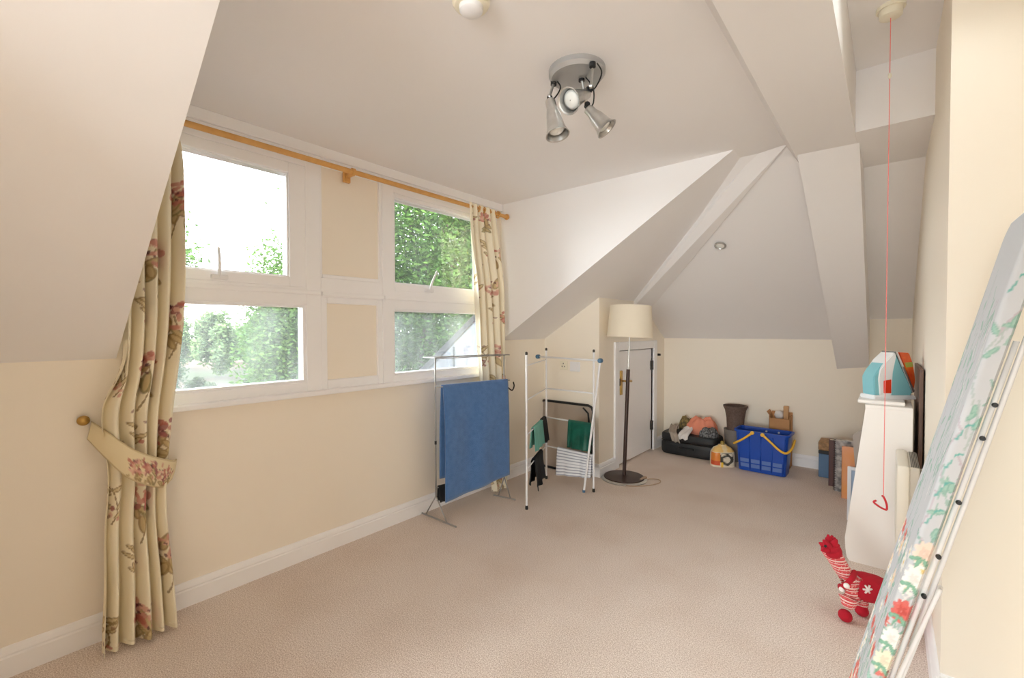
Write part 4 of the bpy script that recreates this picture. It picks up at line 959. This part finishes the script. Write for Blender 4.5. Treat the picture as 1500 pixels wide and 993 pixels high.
# red vest round the body with a snowflake
ax0, ax1 = tq(1248, 855), tq(1292, 865); dv_ = ax1 - ax0
ve = G().lathe([(.048, -.004), (.058, .0), (.064, np.linalg.norm(dv_) * .4), (.062, np.linalg.norm(dv_) * .8), (.056, np.linalg.norm(dv_)), (.04, np.linalg.norm(dv_) + .006)], ax0, dv_, 28, cap=False).build('vest', M_REDK, toy, smooth=True)
sn_c = tq(1272, 864, -.066); 
for k in range(3):
    a = math.radians(60 * k); d_ = RT * math.cos(a) * .02 + np.array([0, 0, math.sin(a) * .02]); G().tube([sn_c - d_ + vh * .006, sn_c, sn_c + d_ + vh * .006], .0042, 6).build('snowflake', M_WHK, ve, smooth=True)
G().tube(smoothpts([tq(1252, 838, -.02), tq(1248, 847, -.062), tq(1240, 856, -.066), tq(1233, 861, -.05), tq(1231, 858, -.01)]), [.012] * 24 + [.010]).build('scarf', M_REDK, toy, smooth=True)
ball('pompom', tq(1240, 858, -.078), (.012, .012, .012), M_WHK, toy); ball('pompom', tq(1233, 863, -.06), (.011, .011, .011), M_WHK, toy)
hd_ = ball('hood', tq(1218, 806), (.040, .045, .038), M_REDK, toy)
for (x, y, dd) in ((1213, 783, 0), (1219, 784, .03), (1206, 791, -.03), (1200, 795, 0), (1226, 790, -.03), (1203, 806, -.03), (1210, 787, .04), (1223, 787, 0), (1230, 798, -.03), (1228, 806, -.04)):
    b0_, b1_ = tq(1217, 804, dd * .6), tq(x, y, dd); G().tube([b0_, b0_ * .35 + b1_ * .65, b1_], [.022, .014, .004], 8).build('antler', M_REDK, hd_, smooth=True)
for dd in (-.03, .03): ball('eye', tq(1209, 800, dd * 1.3), (.006, .006, .006), M_BLACK, toy, 10)

# ------------------------------------------------------------------ ironing board leaning on the near right wall
YF, Wb, th_, zb0 = 2.0, .37, .040, .03
zb1 = PY(1478, 332, YF)[2]
lu = np.array([.235, 0, 1.0]); Lg = (zb1 - zb0) * np.linalg.norm(lu); lu /= np.linalg.norm(lu)
wu = np.array([0, -1.0, 0]); nu_ = np.array([lu[2], 0, -lu[0]])
org = np.array([.071 + .235 * (zb0 - .812), YF, zb0])
ib = thing('ironing_board', (org + wu * Wb / 2) * [1, 1, 0], 'ironing board with grey floral cover leaning on the near wall', 'ironing board')
def wid(v):                                      # half width along the length, square end at the top, tapering nose at the floor
    t = v / Lg; h = Wb / 2
    if t < .12: h *= .80 + .20 * math.sin(min(1, t / .12) * math.pi / 2) ** .8
    if t > .97: h *= 1 - .25 * ((t - .97) / .03) ** 2
    return h
NV = 380; loops = []; UVs = []
sec = [(-1, .5)] + [(-math.cos(a) * 1.0, 0) for a in []]
def section(h, v):
    r_ = .013; out = []
    face = np.linspace(-h + r_, h - r_, 84)
    for x in face: out.append((x, 0.0, x + h))
    for a in np.linspace(0, math.pi / 2, 6)[1:]: out.append((h - r_ + r_ * math.sin(a), r_ - r_ * math.cos(a), 2 * h - r_ + r_ * a))
    for y in np.linspace(r_, th_ - .006, 9)[1:]: out.append((h, y, 2 * h + y))
    out.append((h - .012, th_, 2 * h + th_)); out.append((-h + .012, th_, -.06))
    for y in np.linspace(th_ - .006, r_, 6): out.append((-h, y, -y))
    for a in np.linspace(math.pi / 2, 0, 6)[1:-1]: out.append((-h + r_ - r_ * math.sin(a), r_ - r_ * math.cos(a), -.005))
    return out
for i in range(NV + 1):
    v = Lg * i / NV; sc_ = section(wid(v), v); row = []
    for x, y, u in sc_:
        row.append(org + wu * (Wb / 2 + x) + nu_ * y + lu * v); UVs.append((u + (Wb / 2 - wid(v)), v))
    loops.append(row)
UVs = np.array(UVs); U, V = UVs[:, 0], UVs[:, 1]
col = np.tile(lin((206, 209, 214)), (len(U), 1)); rn = random.Random(11)
for k in range(230):                            # sage stems and grasses, denser low down
    u, v = rn.uniform(0, Wb + .04), Lg * rn.random() ** 1.6 * .8; L_ = rn.uniform(.06, .2)
    stroke(col, U, V, [(u, v), (u + rn.uniform(-.02, .02), v + L_ * .5), (u + rn.uniform(-.04, .04), v + L_)], rn.uniform(.002, .004), rn.choice([(150, 186, 176), (160, 188, 180), (176, 190, 188), (132, 176, 164), (192, 180, 190), (234, 234, 232)]), .8)
    if rn.random() < .6: leaf(col, U, V, u, v + L_ * .4, rn.uniform(.03, .06), .008, rn.uniform(.3, 2.8), (164, 200, 188), (136, 180, 166))
for k in range(60):
    u, v = rn.uniform(0, Wb + .04), Lg * rn.random() ** 1.2 * .44; c_ = rn.choice([(248, 246, 240), (248, 246, 240), (224, 112, 100), (246, 226, 206)]); s_ = rn.uniform(.012, .024)
    for j in range(8): blob(col, U, V, u + s_ * .8 * math.cos(j * .785), v + s_ * .8 * math.sin(j * .785), s_ * .75, s_ * .34, j * .785, c_, .9)
    blob(col, U, V, u, v, s_ * .35, s_ * .35, 0, (236, 206, 120) if c_[0] > 240 else (180, 70, 66), .9)
for u, v, c_ in ((Wb + .02, .56, (222, 104, 96)), (Wb + .02, .40, (246, 240, 216)), (Wb + .018, .47, (250, 248, 244)), (Wb + .02, .66, (250, 248, 244)), (Wb + .024, .74, (246, 222, 206))):
    for j in range(9): blob(col, U, V, u + .016 * math.cos(j * .7), v + .02 * math.sin(j * .7), .017, .009, j * .7, c_, .95)
    for th in (3.6, 4.4, 5.3): leaf(col, U, V, u, v - .012, .042, .006, th, (140, 190, 164), (112, 172, 144))
    for j in range(7): blob(col, U, V, u + .008 * math.cos(j), v + .01 * math.sin(j), .008, .004, j * .9, tuple(max(0, q - 22) for q in c_), .7)
for v in (.82, .90, .98, 1.06, 1.45): 
    stroke(col, U, V, [(Wb + .0, v), (Wb + .015, v + .04), (Wb + .03, v + .05)], .003, (104, 178, 170), .9)
g = G().grid(loops, wrap=True); q = len(loops[0]); g.f += [tuple(range(q))[::-1], tuple(range(len(g.v) - q, len(g.v)))]
g.build('board_cover', mat('floral_board_cover', (206, 209, 214), .8, vcol=True, bump=(200, .1, .001)), ib, smooth='auto', paint=col)
def bp_(v, x, y): return org + lu * v + wu * (Wb / 2 + x) + nu_ * (th_ + y)
G().tube([bp_(.05, Wb / 2 - .03, .012), bp_(Lg * .80, Wb / 2 - .03, .012)], .006, 10).build('leg_rail', M_ENAMEL, ib, smooth=True)
lg = G().tube(smoothpts([bp_(.45, Wb / 2 - .05, .03), bp_(Lg * .86, Wb / 2 - .045, .028), bp_(Lg * .875, Wb / 2 - .08, .028), bp_(Lg * .875, -Wb / 2 + .10, .028), bp_(Lg * .86, -Wb / 2 + .07, .028), bp_(.45, -Wb / 2 + .06, .03)], 8), .006, 10).build('leg', M_ENAMEL, ib, smooth=True)
G().tube(smoothpts([bp_(.30, Wb / 2 - .02, .02), bp_(.62, Wb / 2 - .015, .035), bp_(.645, Wb / 2 - .03, .04), bp_(.62, Wb / 2 - .05, .04), bp_(.3, Wb / 2 - .06, .035)], 8), .0055, 10).build('leg', M_ENAMEL, ib, smooth=True)
for v in (.62, .74, .9, 1.08, 1.17): G().lathe([(.005, -.008), (.0065, 0), (.005, .008)], bp_(v, Wb / 2 - .02, .014), wu, 10).build('bolt', M_BLACK, lg, smooth='auto')
for v, x in ((.02, -.08), (.02, .08)): G().tube([bp_(.1, x, .02), np.array([*(bp_(.0, x, .03))[:2], .0])], .012, 10).build('foot', M_BLACK, ib, smooth='auto')

# ------------------------------------------------------------------ outside: ground, trees, hedge, neighbouring gable
GZ = -5.0
def field():
    m = mat('rough_field', (150, 128, 108), .95, spec=.05); nt = m.node_tree; N = nt.nodes; L = nt.links; p = N['Principled BSDF']; tc = N['Texture Coordinate']
    n = N.new('ShaderNodeTexNoise'); n.inputs['Scale'].default_value = .035; n.inputs['Detail'].default_value = 6; L.new(tc.outputs['Object'], n.inputs['Vector'])
    r = N.new('ShaderNodeValToRGB'); e = r.color_ramp.elements
    e[0].position = .38; e[0].color = (*lin((46, 58, 38)), 1); e[1].position = .62; e[1].color = (*lin((74, 56, 50)), 1)
    k = e.new(.5); k.color = (*lin((58, 56, 50)), 1)
    L.new(n.outputs['Fac'], r.inputs[0]); L.new(r.outputs[0], p.inputs['Base Color']); return m
struct('ground', G().box((-320, -250, GZ - .3), (-3.2, 320, GZ)), field())
struct('wall_exterior', G().box((-3.0, Y0 - .3, GZ), (WX - .17, BY + .4, .9)), mat('red_brick_far', (140, 96, 80), .9, noise=(6, .4, (118, 80, 66))))
def leafmat():
    m = bpy.data.materials.new('leaves'); m.use_nodes = True; nt = m.node_tree; N = nt.nodes; L = nt.links
    N.remove(N['Principled BSDF']); a = N.new('ShaderNodeAttribute'); a.attribute_name = 'paint'
    d = N.new('ShaderNodeBsdfDiffuse'); t = N.new('ShaderNodeBsdfTranslucent'); L.new(a.outputs['Color'], d.inputs[0]); L.new(a.outputs['Color'], t.inputs[0])
    mx = N.new('ShaderNodeMixShader'); mx.inputs[0].default_value = .4; L.new(d.outputs[0], mx.inputs[1]); L.new(t.outputs[0], mx.inputs[2]); L.new(mx.outputs[0], N['Material Output'].inputs[0]); return m
M_LEAF = leafmat(); M_BARK = mat('bark', (84, 74, 64), .9, noise=(6, .5, (64, 56, 48)), bump=(20, .5, .03))
def tree(name, c, rad, n, size, rgb, seed, label, group='trees beyond the window', clumps=46, trunk=True, cat='tree'):
    rs = np.random.RandomState(seed); c = np.array(c, float); rad = np.array(rad, float)
    root = thing(name, (c[0], c[1], GZ), label, cat, group)
    cl_ = rs.normal(size=(clumps, 3)); cl_ /= np.linalg.norm(cl_, axis=1)[:, None]; cl_ *= (.45 + .55 * rs.rand(clumps, 1) ** .6)
    cr2 = .30 + .18 * rs.rand(clumps)
    k = rs.randint(0, clumps, n); off = rs.normal(size=(n, 3)); off /= np.linalg.norm(off, axis=1)[:, None]; off *= (rs.rand(n, 1) ** .45) * cr2[k][:, None]
    P = (cl_[k] + off) * rad * .82 + c
    keep = P[:, 2] > GZ + .1; P = P[keep]; k = k[keep]; n = len(P)
    a = rs.normal(size=(n, 3)); a[:, 2] *= .5; a /= np.linalg.norm(a, axis=1)[:, None]; b = np.cross(a, rs.normal(size=(n, 3))); b /= np.linalg.norm(b, axis=1)[:, None]
    sz = size * (.6 + .8 * rs.rand(n, 1))
    v = np.stack([P - a * sz, P + b * sz * .42, P + a * sz, P - b * sz * .42], 1).reshape(-1, 3)
    base = lin(rgb)[None, :] * (.65 + .7 * rs.rand(clumps)[k][:, None]) * (.75 + .5 * rs.rand(n, 1)) * (1 + np.array([[.25, .05, -.1]]) * (rs.rand(n, 1) - .3))
    me = bpy.data.meshes.new('crown'); me.from_pydata((v - np.array([c[0], c[1], GZ])).tolist(), [], np.arange(4 * n).reshape(-1, 4).tolist())
    at_ = me.color_attributes.new('paint', 'FLOAT_COLOR', 'POINT'); c4_ = np.ones((4 * n, 4), np.float32); c4_[:, :3] = np.repeat(base, 4, 0); at_.data.foreach_set('color', c4_.ravel())
    me.materials.append(M_LEAF); o = bpy.data.objects.new('crown', me); COL.objects.link(o); o.parent = root; o['kind'] = 'stuff'
    if trunk:
        r_ = max(.08, rad[0] * .05); b0 = np.array([c[0], c[1], GZ])
        g = G().tube(smoothpts([b0, b0 + (rs.uniform(-.2, .2), rs.uniform(-.2, .2), (c[2] - GZ) * .5), c]), [r_ * (1 - .5 * q / 12) for q in range(13)], 9)
        g.build('trunk', M_BARK, root, smooth=True)
        g = G()
        for j in range(9):
            q = cl_[j] * rad * .7 + c; s0 = b0 + (c - b0) * rs.uniform(.6, .95); g.tube(smoothpts([s0, (s0 + q) / 2 + (0, 0, .1 * rad[2]), q], 4), [r_ * .4 * (1 - .08 * z) for z in range(9)], 6)
        g.build('branches', M_BARK, root, smooth=True)
    return root
G1, G2, G3 = (66, 92, 46), (75, 102, 54), (56, 76, 52)
tree('leafy_tree', at(622, 380, 10.5), (2.9, 2.9, 4.6), 150000, .048, G1, 1, 'big dense leafy tree filling the view beyond the window by the blue towel', clumps=240)
tree('round_bush', at(452, 525, 7.0), (1.0, 1.0, 1.95), 60000, .032, G2, 2, 'bright green rounded tree beyond the window by the tieback curtain', clumps=60)
tree('slender_tree', at(205, 385, 8.0), (.95, .95, 1.9), 4500, .05, G2, 3, 'thin sparse tree beside the tieback curtain with loose leaf sprays', clumps=40)
tree('dark_bush', at(212, 540, 9.5), (.85, .85, 1.3), 16000, .04, G3, 4, 'darker green bush low beyond the glass beside the tieback curtain', clumps=40)
rs_ = random.Random(7)
for i in range(10):
    x = 215 + i * 34 + rs_.uniform(-6, 6); d = (62, 88, 74)[i % 3] + rs_.uniform(-2, 2); p = at(x, 480, d); hh = rs_.uniform(3.6, 5.3)
    tree('distant_tree', (p[0], p[1], GZ + hh * .98), (rs_.uniform(2.9, 3.8), rs_.uniform(2.9, 3.8), hh), 5200, .32, rs_.choice([(80, 104, 70), (70, 94, 72), (90, 108, 76)]), 20 + i,
         'hazy green tree in the far hedge row across the field', 'far hedge row trees', clumps=24, trunk=False)
for i in range(5):
    x = 250 + i * 40; d = (34, 42)[i % 2]; p = at(x, 540, d); hh = rs_.uniform(.8, 1.5)
    tree('field_shrub', (p[0], p[1], GZ + hh * .8), (rs_.uniform(1.2, 1.7), rs_.uniform(1.2, 1.7), hh), 2500, .13, (54, 64, 48), 50 + i, 'low grey green shrub dotted on the open field', 'shrubs on the field', clumps=16, trunk=False)
# neighbouring gable: pale lead cheek with dark verge
XG = -4.6; M_LEADSEAM = mat('lead_seam', (50, 55, 62), .7)
ga_, gb_, gc_ = PX(612, 558, XG), PX(672, 494, XG), PX(716, 450, XG)
gab = thing('neighbour_gable', (XG - .4, gc_[1], GZ), 'pale blue grey gable wall with dark sloping verge outside the window', 'building')
yb0 = ga_[1] - 1.2; sl_ = (gc_[2] - ga_[2]) / (gc_[1] - ga_[1]); zl = lambda y: ga_[2] + sl_ * (y - ga_[1])
yap = gc_[1] + .35
G().prism([(yb0, GZ), (2 * yap - yb0, GZ), (2 * yap - yb0, zl(yb0)), (yap, zl(yap)), (yb0, zl(yb0))], 0, XG - .12, XG).build('wall', mat('pale_lead_cladding', (60, 66, 74), .6, noise=(3, .4, (68, 74, 82))), gab)
for sgn in (1, -1):
    a, b = np.array([0, yb0 - .15, zl(yb0 - .15)]), np.array([0, yap, zl(yap)])
    if sgn < 0: a[1] = 2 * yap - a[1]
    g = G(); up_ = np.array([0, 0, .03]); dx0, dx1 = np.array([XG + .012, 0, 0]), np.array([XG - .13, 0, 0])
    g.add([a + dx0, b + dx0, b + dx1, a + dx1, a + dx0 + up_, b + dx0 + up_, b + dx1 + up_, a + dx1 + up_], [(0, 1, 2, 3), (4, 7, 6, 5), (0, 4, 5, 1), (1, 5, 6, 2), (2, 6, 7, 3), (3, 7, 4, 0)])
    g.build('roof_slope', mat('dark_slate_verge', (34, 34, 36), .9, spec=.1), gab)
for k in range(1, 5):
    y = yb0 + (yap - yb0) * k / 5 + .1; G().box((XG, y - .012, GZ), (XG + .02, y + .012, zl(y) - .05)).build('cladding_seam', M_LEADSEAM, gab)
